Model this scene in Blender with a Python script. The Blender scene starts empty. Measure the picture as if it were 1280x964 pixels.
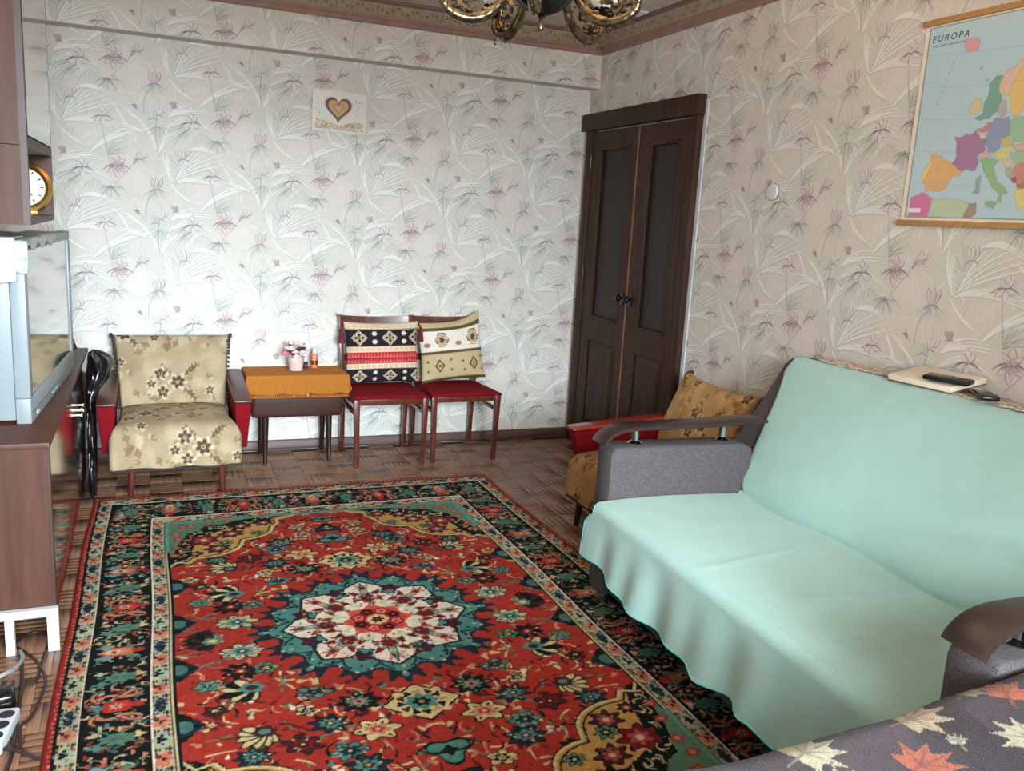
import bpy, bmesh, math, random
import numpy as np
from mathutils import Vector, Matrix
rnd = random.Random(7)
nrs = np.random.RandomState(5)
S = bpy.context.scene
COL = S.collection
# ------------------------------------------------------------------ camera
CAM_H = 1.42; F_PX = 1082.0; YAW, PITCH, ROLL = 0.4012, 0.1898, 0.0565
def cam_basis():
    cy, sy, cp, sp = math.cos(YAW), math.sin(YAW), math.cos(PITCH), math.sin(PITCH)
    F = Vector((sy*cp, cy*cp, -sp)); R0 = Vector((cy, -sy, 0)); U0 = R0.cross(F)
    cr, sr = math.cos(ROLL), math.sin(ROLL)
    return R0*cr + U0*sr, U0*cr - R0*sr, F
cR, cU, cF = cam_basis()
cd = bpy.data.cameras.new('camera'); cam = bpy.data.objects.new('camera', cd); COL.objects.link(cam)
cd.sensor_fit = 'HORIZONTAL'; cd.sensor_width = 36; cd.lens = 36*F_PX/1280; cd.clip_start = .02
M = Matrix((cR, cU, -cF)).transposed().to_4x4(); M.translation = (0, 0, CAM_H)
cam.matrix_world = M; S.camera = cam
# ------------------------------------------------------------------ world, light, exposure
W = bpy.data.worlds.new('world'); S.world = W; W.use_nodes = True
W.node_tree.nodes['Background'].inputs[0].default_value = (.80, .90, 1, 1)
W.node_tree.nodes['Background'].inputs[1].default_value = 1.0
def area(name, loc, target, sx, sy, power, color):
    l = bpy.data.lights.new(name, 'AREA'); l.shape = 'RECTANGLE'; l.size = sx; l.size_y = sy
    l.energy = power; l.color = color
    o = bpy.data.objects.new(name, l); COL.objects.link(o); o.location = loc
    o.rotation_euler = (Vector(target)-Vector(loc)).to_track_quat('-Z', 'Y').to_euler()
    return o
area('sky_daylight', (.95, -6, 2.75), (.6, 5, 1.1), 3.6, 1.7, 2600, (.74, .89, 1))
area('window_daylight', (.55, -1.5, 2.0), (.55, 5, .9), 2.6, 1.7, 430, (.95, .98, 1))
S.view_settings.view_transform = 'Standard'; S.view_settings.look = 'None'
S.view_settings.gamma = 1; S.view_settings.use_curve_mapping = False
S.view_settings.exposure = 0.0
LAMP_POWER = 13

# ------------------------------------------------------------------ helpers
def lin(c):
    c = np.asarray(c, float)
    return np.where(c <= .04045, c/12.92, ((c+.055)/1.055)**2.4)
def rgb(r, g, b): return (r/255, g/255, b/255)
MATS = {}
def mat(name, color, rough=.6, metal=0, noise=None, bump=0, bump_scale=200, attr=False, coat=0, spec=.5, stretch=(1, 1, 1), color2=None, sheen=0, trans=0):
    """noise=(scale, detail) mixes color->color2 on object coordinates stretched by `stretch`."""
    if name in MATS: return MATS[name]
    m = bpy.data.materials.new(name); m.use_nodes = True; MATS[name] = m
    nt = m.node_tree; N = nt.nodes; L = nt.links; b = N['Principled BSDF']
    b.inputs['Roughness'].default_value = rough; b.inputs['Metallic'].default_value = metal
    b.inputs['Specular IOR Level'].default_value = spec
    if coat: b.inputs['Coat Weight'].default_value = coat; b.inputs['Coat Roughness'].default_value = .08
    if sheen: b.inputs['Sheen Weight'].default_value = sheen
    if trans: b.inputs['Transmission Weight'].default_value = trans
    c1 = tuple(lin(color)) + (1,)
    b.inputs['Base Color'].default_value = c1
    tc = N.new('ShaderNodeTexCoord'); mp = N.new('ShaderNodeMapping'); mp.inputs['Scale'].default_value = stretch
    L.new(tc.outputs['Object'], mp.inputs['Vector'])
    if noise:
        n = N.new('ShaderNodeTexNoise'); n.inputs['Scale'].default_value = noise[0]; n.inputs['Detail'].default_value = noise[1]
        L.new(mp.outputs[0], n.inputs['Vector'])
        r = N.new('ShaderNodeValToRGB'); r.color_ramp.elements[0].position = .3; r.color_ramp.elements[1].position = .7
        L.new(n.outputs['Fac'], r.inputs[0])
        if attr:
            r.color_ramp.elements[0].color = (.86, .86, .86, 1); r.color_ramp.elements[1].color = (1.08, 1.08, 1.08, 1)
        else:
            c2 = tuple(lin(color2 if color2 else [x*.75 for x in color])) + (1,)
            r.color_ramp.elements[0].color = c2; r.color_ramp.elements[1].color = c1
            L.new(r.outputs[0], b.inputs['Base Color'])
    if attr:
        a = N.new('ShaderNodeAttribute'); a.attribute_name = 'Col'
        if noise:
            mx = N.new('ShaderNodeMix'); mx.data_type = 'RGBA'; mx.blend_type = 'MULTIPLY'; mx.inputs[0].default_value = 1
            L.new(a.outputs['Color'], mx.inputs[6]); L.new(r.outputs[0], mx.inputs[7]); L.new(mx.outputs[2], b.inputs['Base Color'])
        else: L.new(a.outputs['Color'], b.inputs['Base Color'])
    if bump:
        n2 = N.new('ShaderNodeTexNoise'); n2.inputs['Scale'].default_value = bump_scale; n2.inputs['Detail'].default_value = 3
        L.new(mp.outputs[0], n2.inputs['Vector'])
        bp = N.new('ShaderNodeBump'); bp.inputs['Strength'].default_value = bump; bp.inputs['Distance'].default_value = .004
        L.new(n2.outputs['Fac'], bp.inputs['Height']); L.new(bp.outputs[0], b.inputs['Normal'])
    return m

def link(o, parent=None):
    COL.objects.link(o)
    if parent: o.parent = parent
    return o
def tag(o, label=None, cat=None, group=None, kind=None):
    if label: o['label'] = label
    if cat: o['category'] = cat
    if group: o['group'] = group
    if kind: o['kind'] = kind
    return o
def thing(name, label, cat, loc=(0, 0, 0), rz=0, group=None):
    o = bpy.data.objects.new(name, None); o.empty_display_size = .05; COL.objects.link(o)
    o.location = loc; o.rotation_euler = (0, 0, rz)
    return tag(o, label, cat, group)
def mesh_np(name, V, Fq, m, cols=None, smooth=True):
    """quads/tris given as an int array (n,k)"""
    me = bpy.data.meshes.new(name); V = np.asarray(V, np.float32).reshape(-1, 3); Fq = np.asarray(Fq, np.int32)
    k = Fq.shape[1]; n = len(Fq)
    me.vertices.add(len(V)); me.vertices.foreach_set('co', V.ravel())
    me.loops.add(n*k); me.loops.foreach_set('vertex_index', Fq.ravel())
    me.polygons.add(n); me.polygons.foreach_set('loop_start', np.arange(0, n*k, k, dtype=np.int32))
    me.update(calc_edges=True)
    if smooth: me.polygons.foreach_set('use_smooth', np.ones(n, bool))
    if cols is not None:
        a = me.color_attributes.new('Col', 'FLOAT_COLOR', 'POINT')
        c = np.ones((len(V), 4), np.float32); c[:, :3] = np.asarray(cols).reshape(-1, 3)
        a.data.foreach_set('color', c.ravel())
    if m: me.materials.append(m)
    return me
def grid_faces(ny, nx, flip=False, wrap_x=False):
    j, i = np.meshgrid(np.arange(ny-1), np.arange(nx if wrap_x else nx-1), indexing='ij')
    i2 = (i+1) % nx
    q = np.stack([j*nx+i, j*nx+i2, (j+1)*nx+i2, (j+1)*nx+i], -1).reshape(-1, 4)
    return q[:, ::-1] if flip else q
def grid_obj(name, P, m, parent=None, cols=None, flip=False, wrap_x=False, thick=0):
    P = np.asarray(P, float); ny, nx = P.shape[:2]
    o = bpy.data.objects.new(name, mesh_np(name, P, grid_faces(ny, nx, flip, wrap_x), m, cols))
    link(o, parent)
    if thick:
        s = o.modifiers.new('thickness', 'SOLIDIFY'); s.thickness = thick; s.offset = -1
    return o

class MB:
    """collects shapes for ONE mesh object"""
    def __init__(s): s.bm = bmesh.new()
    def box(s, x0, x1, y0, y1, z0, z1, bev=0, seg=2):
        b = bmesh.new(); bmesh.ops.create_cube(b, size=1)
        for v in b.verts: v.co = ((x0+x1)/2+v.co.x*(x1-x0), (y0+y1)/2+v.co.y*(y1-y0), (z0+z1)/2+v.co.z*(z1-z0))
        if bev: bmesh.ops.bevel(b, geom=b.edges[:], offset=bev, segments=seg, profile=.5, affect='EDGES')
        return s._add(b)
    def hexa(s, pts, bev=0, seg=2):
        """8 points: bottom 4 (ccw), top 4 (ccw)"""
        b = bmesh.new(); v = [b.verts.new(p) for p in pts]
        for f in ((3, 2, 1, 0), (4, 5, 6, 7), (0, 1, 5, 4), (1, 2, 6, 5), (2, 3, 7, 6), (3, 0, 4, 7)): b.faces.new([v[i] for i in f])
        bmesh.ops.recalc_face_normals(b, faces=b.faces[:])
        if bev: bmesh.ops.bevel(b, geom=b.edges[:], offset=bev, segments=seg, profile=.5, affect='EDGES')
        return s._add(b)
    def prism(s, poly, axis, a0, a1, bev=0):
        """polygon in the two other axes extruded along axis (0,1,2)"""
        b = bmesh.new(); o = [k for k in range(3) if k != axis]
        def P(p, a):
            c = [0, 0, 0]; c[o[0]] = p[0]; c[o[1]] = p[1]; c[axis] = a; return c
        v0 = [b.verts.new(P(p, a0)) for p in poly]; v1 = [b.verts.new(P(p, a1)) for p in poly]; n = len(poly)
        b.faces.new(v0); b.faces.new(v1[::-1])
        for i in range(n): b.faces.new([v0[i], v1[i], v1[(i+1) % n], v0[(i+1) % n]])
        bmesh.ops.recalc_face_normals(b, faces=b.faces[:])
        if bev: bmesh.ops.bevel(b, geom=b.edges[:], offset=bev, segments=2, profile=.5, affect='EDGES')
        return s._add(b)
    def tube(s, pts, r, seg=8, caps=True):
        pts = [Vector(p) for p in pts]; n = len(pts)
        rr = r if hasattr(r, '__len__') else [r]*n
        b = s.bm; rings = []; up = None
        for i, p in enumerate(pts):
            d = (pts[min(i+1, n-1)]-pts[max(i-1, 0)]).normalized()
            if up is None: up = d.orthogonal().normalized()
            up = (up-d*up.dot(d))
            up = up.normalized() if up.length > 1e-6 else d.orthogonal().normalized()
            w = d.cross(up)
            rings.append([b.verts.new(p+(up*math.cos(2*math.pi*k/seg)+w*math.sin(2*math.pi*k/seg))*rr[i]) for k in range(seg)])
        for i in range(n-1):
            for k in range(seg): b.faces.new([rings[i][k], rings[i][(k+1) % seg], rings[i+1][(k+1) % seg], rings[i+1][k]])
        if caps: b.faces.new(rings[0][::-1]); b.faces.new(rings[-1])
        return s
    def lathe(s, prof, c=(0, 0, 0), seg=24, flute=0, nf=0):
        b = s.bm; rings = []
        for r, z in prof:
            rings.append([b.verts.new((c[0]+(r*(1+flute*math.cos(nf*2*math.pi*k/seg)))*math.cos(2*math.pi*k/seg),
                                       c[1]+(r*(1+flute*math.cos(nf*2*math.pi*k/seg)))*math.sin(2*math.pi*k/seg), c[2]+z)) for k in range(seg)])
        for i in range(len(prof)-1):
            for k in range(seg): b.faces.new([rings[i][k], rings[i][(k+1) % seg], rings[i+1][(k+1) % seg], rings[i+1][k]])
        if prof[0][0] > 1e-4: b.faces.new(rings[0][::-1])
        if prof[-1][0] > 1e-4: b.faces.new(rings[-1])
        return s
    def ball(s, c, r, sc=(1, 1, 1), seg=10, rot=None):
        b = bmesh.new(); bmesh.ops.create_uvsphere(b, u_segments=seg, v_segments=max(6, seg*2//3), radius=r)
        mt = Matrix.Translation(c) @ (rot if rot else Matrix.Identity(4)) @ Matrix.Diagonal((*sc, 1))
        bmesh.ops.transform(b, matrix=mt, verts=b.verts[:]); return s._add(b)
    def _add(s, b):
        t = bpy.data.meshes.new('tmp'); b.to_mesh(t); b.free(); s.bm.from_mesh(t); bpy.data.meshes.remove(t); return s
    def build(s, name, m, parent=None, smooth=True, angle=40):
        me = bpy.data.meshes.new(name); s.bm.to_mesh(me); s.bm.free()
        if smooth:
            me.polygons.foreach_set('use_smooth', np.ones(len(me.polygons), bool))
            try: me.set_sharp_from_angle(angle=math.radians(angle))
            except Exception: pass
        if m: me.materials.append(m)
        return link(bpy.data.objects.new(name, me), parent)
def bez(p0, p1, p2, n=14):
    t = np.linspace(0, 1, n)[:, None]
    return (1-t)**2*np.array(p0, float)+2*t*(1-t)*np.array(p1, float)+t*t*np.array(p2, float)
def spline(pts, n=8):
    """Catmull-Rom through the points"""
    P = [Vector(p) for p in pts]; P = [P[0]*2-P[1]]+P+[P[-1]*2-P[-2]]; out = []
    for i in range(1, len(P)-2):
        for k in range(n):
            t = k/n
            out.append(.5*((2*P[i])+(P[i+1]-P[i-1])*t+(2*P[i-1]-5*P[i]+4*P[i+1]-P[i+2])*t*t+(3*P[i]-P[i-1]-3*P[i+1]+P[i+2])*t**3))
    out.append(P[-2]); return out
def interp(x, xp, fp): return np.interp(x, xp, fp)
def vnoise(X, Y, scale, seed=0):
    """smooth value noise on numpy arrays, 0..1"""
    r = np.random.RandomState(seed); T = r.rand(64, 64); x = np.asarray(X)/scale; y = np.asarray(Y)/scale
    xi = np.floor(x).astype(int); yi = np.floor(y).astype(int); fx = x-xi; fy = y-yi; fx = fx*fx*(3-2*fx); fy = fy*fy*(3-2*fy)
    g = lambda a, b: T[b % 64, a % 64]
    return (g(xi, yi)*(1-fx)+g(xi+1, yi)*fx)*(1-fy)+(g(xi, yi+1)*(1-fx)+g(xi+1, yi+1)*fx)*fy

# ------------------------------------------------------------------ woven / printed designs (computed point by point, stored with the mesh)
class Canvas:
    def __init__(s, w, h, nx, ny, bg, wrap=False):
        s.w, s.h, s.W, s.H = w, h, nx, ny; s.rx, s.ry = w/nx, h/ny; s.wrap = wrap
        s.a = np.ones((ny, nx, 3), np.float32)*np.array(bg, np.float32); s.z = np.zeros((ny, nx), np.float32)
        s.ox = s.oy = 0
    def win(s, x0, x1, y0, y1):
        i0, i1 = int(math.floor((x0+s.ox)/s.rx))-1, int(math.ceil((x1+s.ox)/s.rx))+1
        j0, j1 = int(math.floor((y0+s.oy)/s.ry))-1, int(math.ceil((y1+s.oy)/s.ry))+1
        if not s.wrap: i0, j0, i1, j1 = max(i0, 0), max(j0, 0), min(i1, s.W-1), min(j1, s.H-1)
        if i1 < i0 or j1 < j0: return None
        ix = np.arange(i0, i1+1); iy = np.arange(j0, j1+1)
        X, Y = np.meshgrid((ix+.5)*s.rx-s.ox, (iy+.5)*s.ry-s.oy); return ix, iy, X, Y
    def put(s, ix, iy, al, col, dz=0):
        g = np.ix_(iy % s.H, ix % s.W)
        s.a[g] = s.a[g]*(1-al[..., None])+np.array(col, np.float32)*al[..., None]
        if dz: s.z[g] = np.maximum(s.z[g], dz*al) if dz > 0 else np.minimum(s.z[g], dz*al)
    def blob(s, x, y, rx, ry=None, ang=0, col=(0, 0, 0), n=0, amp=0, ph=0, al=1, dz=0, soft=0, sharp=1):
        ry = ry or rx; R = max(rx, ry)*(1+abs(amp))*1.1+soft; w = s.win(x-R, x+R, y-R, y+R)
        if w is None: return
        ix, iy, X, Y = w; dx, dy = X-x, Y-y; c, sn = math.cos(ang), math.sin(ang)
        u, v = (dx*c+dy*sn)/rx, (-dx*sn+dy*c)/ry; r = np.hypot(u, v)
        lim = 1.
        if n:
            q = np.cos(n*(np.arctan2(v, u))+ph); q = np.sign(q)*np.abs(q)**sharp; lim = 1+amp*q
        d = (lim-r)*min(rx, ry); aa = max(s.rx, soft)
        s.put(ix, iy, np.clip(d/aa+.5, 0, 1)*al, col, dz)
    def stroke(s, pts, w0, w1, col, al=1, dz=0, soft=0, wm=None):
        P = np.asarray(pts, float); n = len(P); t = np.linspace(0, 1, n)
        w_ = w0+(w1-w0)*t if wm is None else np.where(t < .5, w0+(wm-w0)*2*t, wm+(w1-wm)*(2*t-1))
        R = max(w_)+soft+s.rx; w = s.win(P[:, 0].min()-R, P[:, 0].max()+R, P[:, 1].min()-R, P[:, 1].max()+R)
        if w is None: return
        ix, iy, X, Y = w; best = np.full(X.shape, -9., np.float64)
        for k in range(n-1):
            ax, ay = P[k]; bx, by = P[k+1]; ex, ey = bx-ax, by-ay; l2 = ex*ex+ey*ey+1e-12
            tt = np.clip(((X-ax)*ex+(Y-ay)*ey)/l2, 0, 1)
            d = np.hypot(X-ax-tt*ex, Y-ay-tt*ey); best = np.maximum(best, (w_[k]+(w_[k+1]-w_[k])*tt)-d)
        s.put(ix, iy, np.clip(best/max(s.rx, soft)+.5, 0, 1)*al, col, dz)
    def poly(s, pts, col, al=1, dz=0):
        P = np.asarray(pts, float); w = s.win(P[:, 0].min(), P[:, 0].max(), P[:, 1].min(), P[:, 1].max())
        if w is None: return
        ix, iy, X, Y = w; ins = np.zeros(X.shape, bool); n = len(P)
        for k in range(n):
            x1, y1 = P[k]; x2, y2 = P[(k+1) % n]
            if y1 == y2: continue
            ins ^= ((y1 > Y) != (y2 > Y)) & (X < (x2-x1)*(Y-y1)/(y2-y1)+x1)
        s.put(ix, iy, ins.astype(np.float32)*al, col, dz)
    def rect(s, x0, x1, y0, y1, col, al=1): s.poly([(x0, y0), (x1, y0), (x1, y1), (x0, y1)], col, al)
    def sample(s, u, v, z=False):
        i = np.clip(np.floor((np.asarray(u)+s.ox)/s.rx).astype(int), -10**6, 10**6); j = np.floor((np.asarray(v)+s.oy)/s.ry).astype(int)
        if s.wrap: i, j = i % s.W, j % s.H
        else: i, j = np.clip(i, 0, s.W-1), np.clip(j, 0, s.H-1)
        return s.z[j, i] if z else lin(s.a[j, i])

# ------------------------------------------------------------------ wallpaper design: irises and embossed blades, half-drop repeat
WW, WH = .533, .54
def wallpaper_canvas():
    C = Canvas(2*WW, WH, 400, 202, rgb(212, 203, 193), wrap=True); k = WW/448
    def m(p):
        x, y = p; return ((x-100)*k, -(y-180-.045*(x-300))*WH/474)
    def st(p0, p1, p2, w0, w1, col, al=1, dz=0, soft=0, wm=None):
        q = bez(m(p0), m(p1), m(p2), 10)
        for d in ((0, 0), (WW, WH/2)): C.stroke(q+np.array(d), w0*k, w1*k, col, al, dz, soft*k, None if wm is None else wm*k)
    def bl(x, y, rx, ry, ang, col, al=1, dz=0, soft=0, **kw):
        px, py = m((x, y))
        for d in ((0, 0), (WW, WH/2)): C.blob(px+d[0], py+d[1], rx*k, ry*k, -ang, col, al=al, dz=dz, soft=soft*k, **kw)
    WHT = rgb(231, 227, 222); GR = rgb(136, 138, 132); GRL = rgb(180, 182, 172); MV = rgb(132, 116, 120); PK = rgb(218, 198, 196); DK = rgb(112, 110, 108); PKL = rgb(226, 215, 212)
    r = random.Random(3)
    for x, y, rr, c in ((330, 400, 70, rgb(202, 202, 190)), (160, 560, 80, rgb(203, 202, 192)), (510, 280, 60, rgb(200, 203, 192)), (620, 330, 60, rgb(220, 206, 200)), (250, 330, 60, rgb(220, 207, 202)), (420, 520, 70, rgb(219, 206, 201)), (540, 480, 60, rgb(204, 204, 194))):
        bl(x, y, rr, rr*.8, 0, c, al=.65, soft=60)
    # embossed blades in loose bundles
    for p0, p1, p2, n, sp in (((580, 545), (650, 470), (800, 425), 4, 14), ((585, 550), (680, 515), (815, 560), 3, 12), ((520, 415), (470, 270), (385, 232), 5, 11), ((560, 300), (660, 235), (750, 310), 4, 12),
                              ((575, 545), (540, 480), (555, 400), 3, 11), ((590, 540), (620, 470), (690, 400), 4, 12), ((330, 200), (380, 250), (400, 330), 3, 10), ((250, 420), (330, 330), (470, 310), 3, 10),
                              ((120, 470), (170, 420), (280, 440), 4, 10), ((570, 560), (610, 620), (660, 640), 3, 10), ((520, 420), (560, 330), (590, 290), 3, 9), ((200, 620), (260, 590), (330, 640), 3, 9), ((460, 330), (430, 300), (350, 310), 3, 9)):
        for q in range(n):
            o = (q-(n-1)/2)*sp; a1 = (p1[0]+o*.8, p1[1]+o); a2 = (p2[0]+o*1.3+r.uniform(-8, 8), p2[1]+o*1.2+r.uniform(-8, 8)); w = r.uniform(2.5, 5)
            st((p0[0]+2, p0[1]+5), (a1[0]+2, a1[1]+5), (a2[0]+2, a2[1]+5), w*.6, .6, GRL, al=.7, wm=w*.7, soft=2)  # grey-green shadow line painted along one side of each blade
            st(p0, a1, a2, w*.6, .8, WHT, al=.9, dz=1, wm=w, soft=2.5)
    for q in range(110):
        x, y = r.uniform(90, 560), r.uniform(180, 660); a = r.uniform(-2.8, -.2); l = r.uniform(20, 60); b = r.uniform(-.7, .7); c = (WHT, WHT, GRL, rgb(196, 190, 184))[q % 4]
        st((x, y), (x+l*.55*math.cos(a+b), y+l*.55*math.sin(a+b)), (x+l*math.cos(a), y+l*math.sin(a)), 1.2, .5, c, al=.6, dz=.5 if c == WHT else 0, wm=2.4, soft=1.5)
    def spray(x, y, n, a0, a1, l, col, w=2.2, droop=22):
        for q in range(n):
            a = a0+(a1-a0)*q/max(1, n-1)+r.uniform(-.08, .08); ll = l*r.uniform(.6, 1.12); bx, by = x+r.uniform(-7, 7), y+r.uniform(-6, 6)
            st((bx, by), (bx+ll*.6*math.cos(a), by+ll*.6*math.sin(a)-8), (bx+ll*math.cos(a), by+ll*math.sin(a)+droop*abs(math.cos(a))), 1.4, .5, col, al=.75, wm=w*r.uniform(.7, 1.2), soft=1.5)
            if q % 2: st((bx, by-3), (bx+ll*.6*math.cos(a), by+ll*.6*math.sin(a)-11), (bx+ll*.9*math.cos(a), by+ll*.9*math.sin(a)+droop*abs(math.cos(a))-4), 1, .4, WHT, al=.6, wm=1.6, soft=1)
    spray(240, 512, 12, 2.6, 3.5, 125, GRL, 3, 34); spray(240, 508, 9, 2.6, 3.4, 110, GR, 2, 30); spray(255, 540, 8, .3, 2.6, 60, GRL, 3.5, 12); spray(322, 572, 12, -.2, 3.3, 62, GRL, 3.5, 14); spray(322, 575, 10, -.1, 3.2, 52, GR, 2.4, 12); spray(322, 572, 5, .1, 3.0, 36, DK, 1.8, 8)
    spray(318, 420, 11, -1.6, 0, 80, GRL, 3, 8); spray(318, 430, 7, -1.3, -.2, 62, GR, 1.5, 4); spray(525, 300, 8, .5, 2.7, 60, GRL, 3, 8); spray(525, 300, 5, .6, 2.6, 52, GR, 1.8, 8); spray(505, 590, 9, .1, 3.0, 52, GRL, 3, 10); spray(505, 590, 6, .2, 2.9, 46, GR, 1.8, 10); spray(600, 470, 8, -2.2, -.9, 90, GRL, 2.4, 4); spray(420, 470, 6, -1.2, -.2, 60, GR, 1.4, 4)
    for p in (((500, 600), (455, 640), (465, 720), 1.6), ((440, 440), (395, 500), (340, 560), 1.6), ((520, 250), (500, 330), (520, 415), 2.2), ((295, 310), (300, 350), (315, 420), 1.6), ((625, 450), (600, 500), (585, 545), 2), ((420, 190), (440, 215), (460, 260), 1.2)):
        st(*p[:3], p[3]*.8, p[3]*.8, GR, al=.65, soft=1)
    def petal(x, y, a, l, w, fill, line, al=.95):
        cx, cy = x+l*.5*math.cos(a), y+l*.5*math.sin(a); bl(cx, cy, l*.52, w, a, fill, al=al, soft=3, dz=.7); nx, ny = -math.sin(a), math.cos(a)
        for sg in (-1, 1):
            st((x, y), (cx+nx*w*1.5*sg, cy+ny*w*1.5*sg), (x+l*math.cos(a), y+l*math.sin(a)), .7, .7, line, al=.55 if sg < 0 else .85, wm=1.2 if sg < 0 else 1.9, soft=1)
        for d in (-.15, .12): st((x, y), (cx, cy), (x+l*.7*math.cos(a+d), y+l*.7*math.sin(a+d)), .8, .4, line, al=.3, soft=1)
    def iris(x, y, s, fill, line):
        for a, l, w in ((-1.57, 44, 13), (-2.25, 36, 10), (-.85, 36, 10), (2.5, 40, 11), (.6, 40, 11), (1.57, 46, 13)): petal(x, y, a+r.uniform(-.15, .15), l*s, w*s, fill, line)
        for a in (2.9, .25): st((x, y), (x+22*s*math.cos(a), y-8*s), (x+46*s*math.cos(a), y+16*s), 1.2, 1.0, line, al=.9, wm=3*s, soft=1)
        for q in range(5): a = r.uniform(0, 6.28); st((x, y), (x+6*math.cos(a), y+6*math.sin(a)), (x+14*s*math.cos(a), y+14*s*math.sin(a)), 1, .5, DK, al=.6)
    iris(297, 262, .95, PKL, MV); iris(350, 478, 1.25, PK, MV); iris(352, 482, .6, rgb(210, 184, 184), MV); iris(213, 492, 1.05, PKL, DK)
    def bud(x, y, s, a, fill, line):
        petal(x-8*s, y, a-.25, 42*s, 9*s, fill, line); petal(x+8*s, y, a+.25, 42*s, 9*s, fill, line); petal(x, y+4, a, 46*s, 10*s, fill, line)
        for sg in (-1, 1): st((x, y+3), (x+14*s*sg, y+2), (x+24*s*sg, y+14*s), 1.2, .6, line, al=.8, wm=2.4, soft=1)
    bud(510, 580, 1.2, -1.55, PK, DK); bud(440, 445, .85, -.7, PKL, MV); bud(520, 245, 1.0, -1.0, PKL, GR); bud(500, 262, .85, -1.7, rgb(218, 217, 209), GR); bud(625, 440, 1.0, -1.57, PKL, MV)
    bud(425, 205, .4, .9, rgb(200, 172, 172), DK); bud(142, 425, .6, -1.9, rgb(202, 176, 176), MV)
    return C
WPC = wallpaper_canvas()
def strip_mesh(name, phase, z0, z1, u_shift=0, width=WW):
    nx = int(round(width/WPC.rx)); ny = int(round((z1-z0)/WPC.ry)); x = np.linspace(0, width, nx+1); z = np.linspace(z0, z1, ny+1)
    X, Z = np.meshgrid(x, z); cols = WPC.sample(X+u_shift, Z+phase); hz = WPC.sample(X+u_shift, Z+phase, True)
    hz = (hz+np.roll(hz, 1, 0)+np.roll(hz, 1, 1)+np.roll(hz, -1, 0)+np.roll(hz, -1, 1))/5
    P = np.stack([X, -.0004-.0011*hz, Z], -1)
    return mesh_np(name, P, grid_faces(ny+1, nx+1), M_PAPER, cols)

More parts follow.
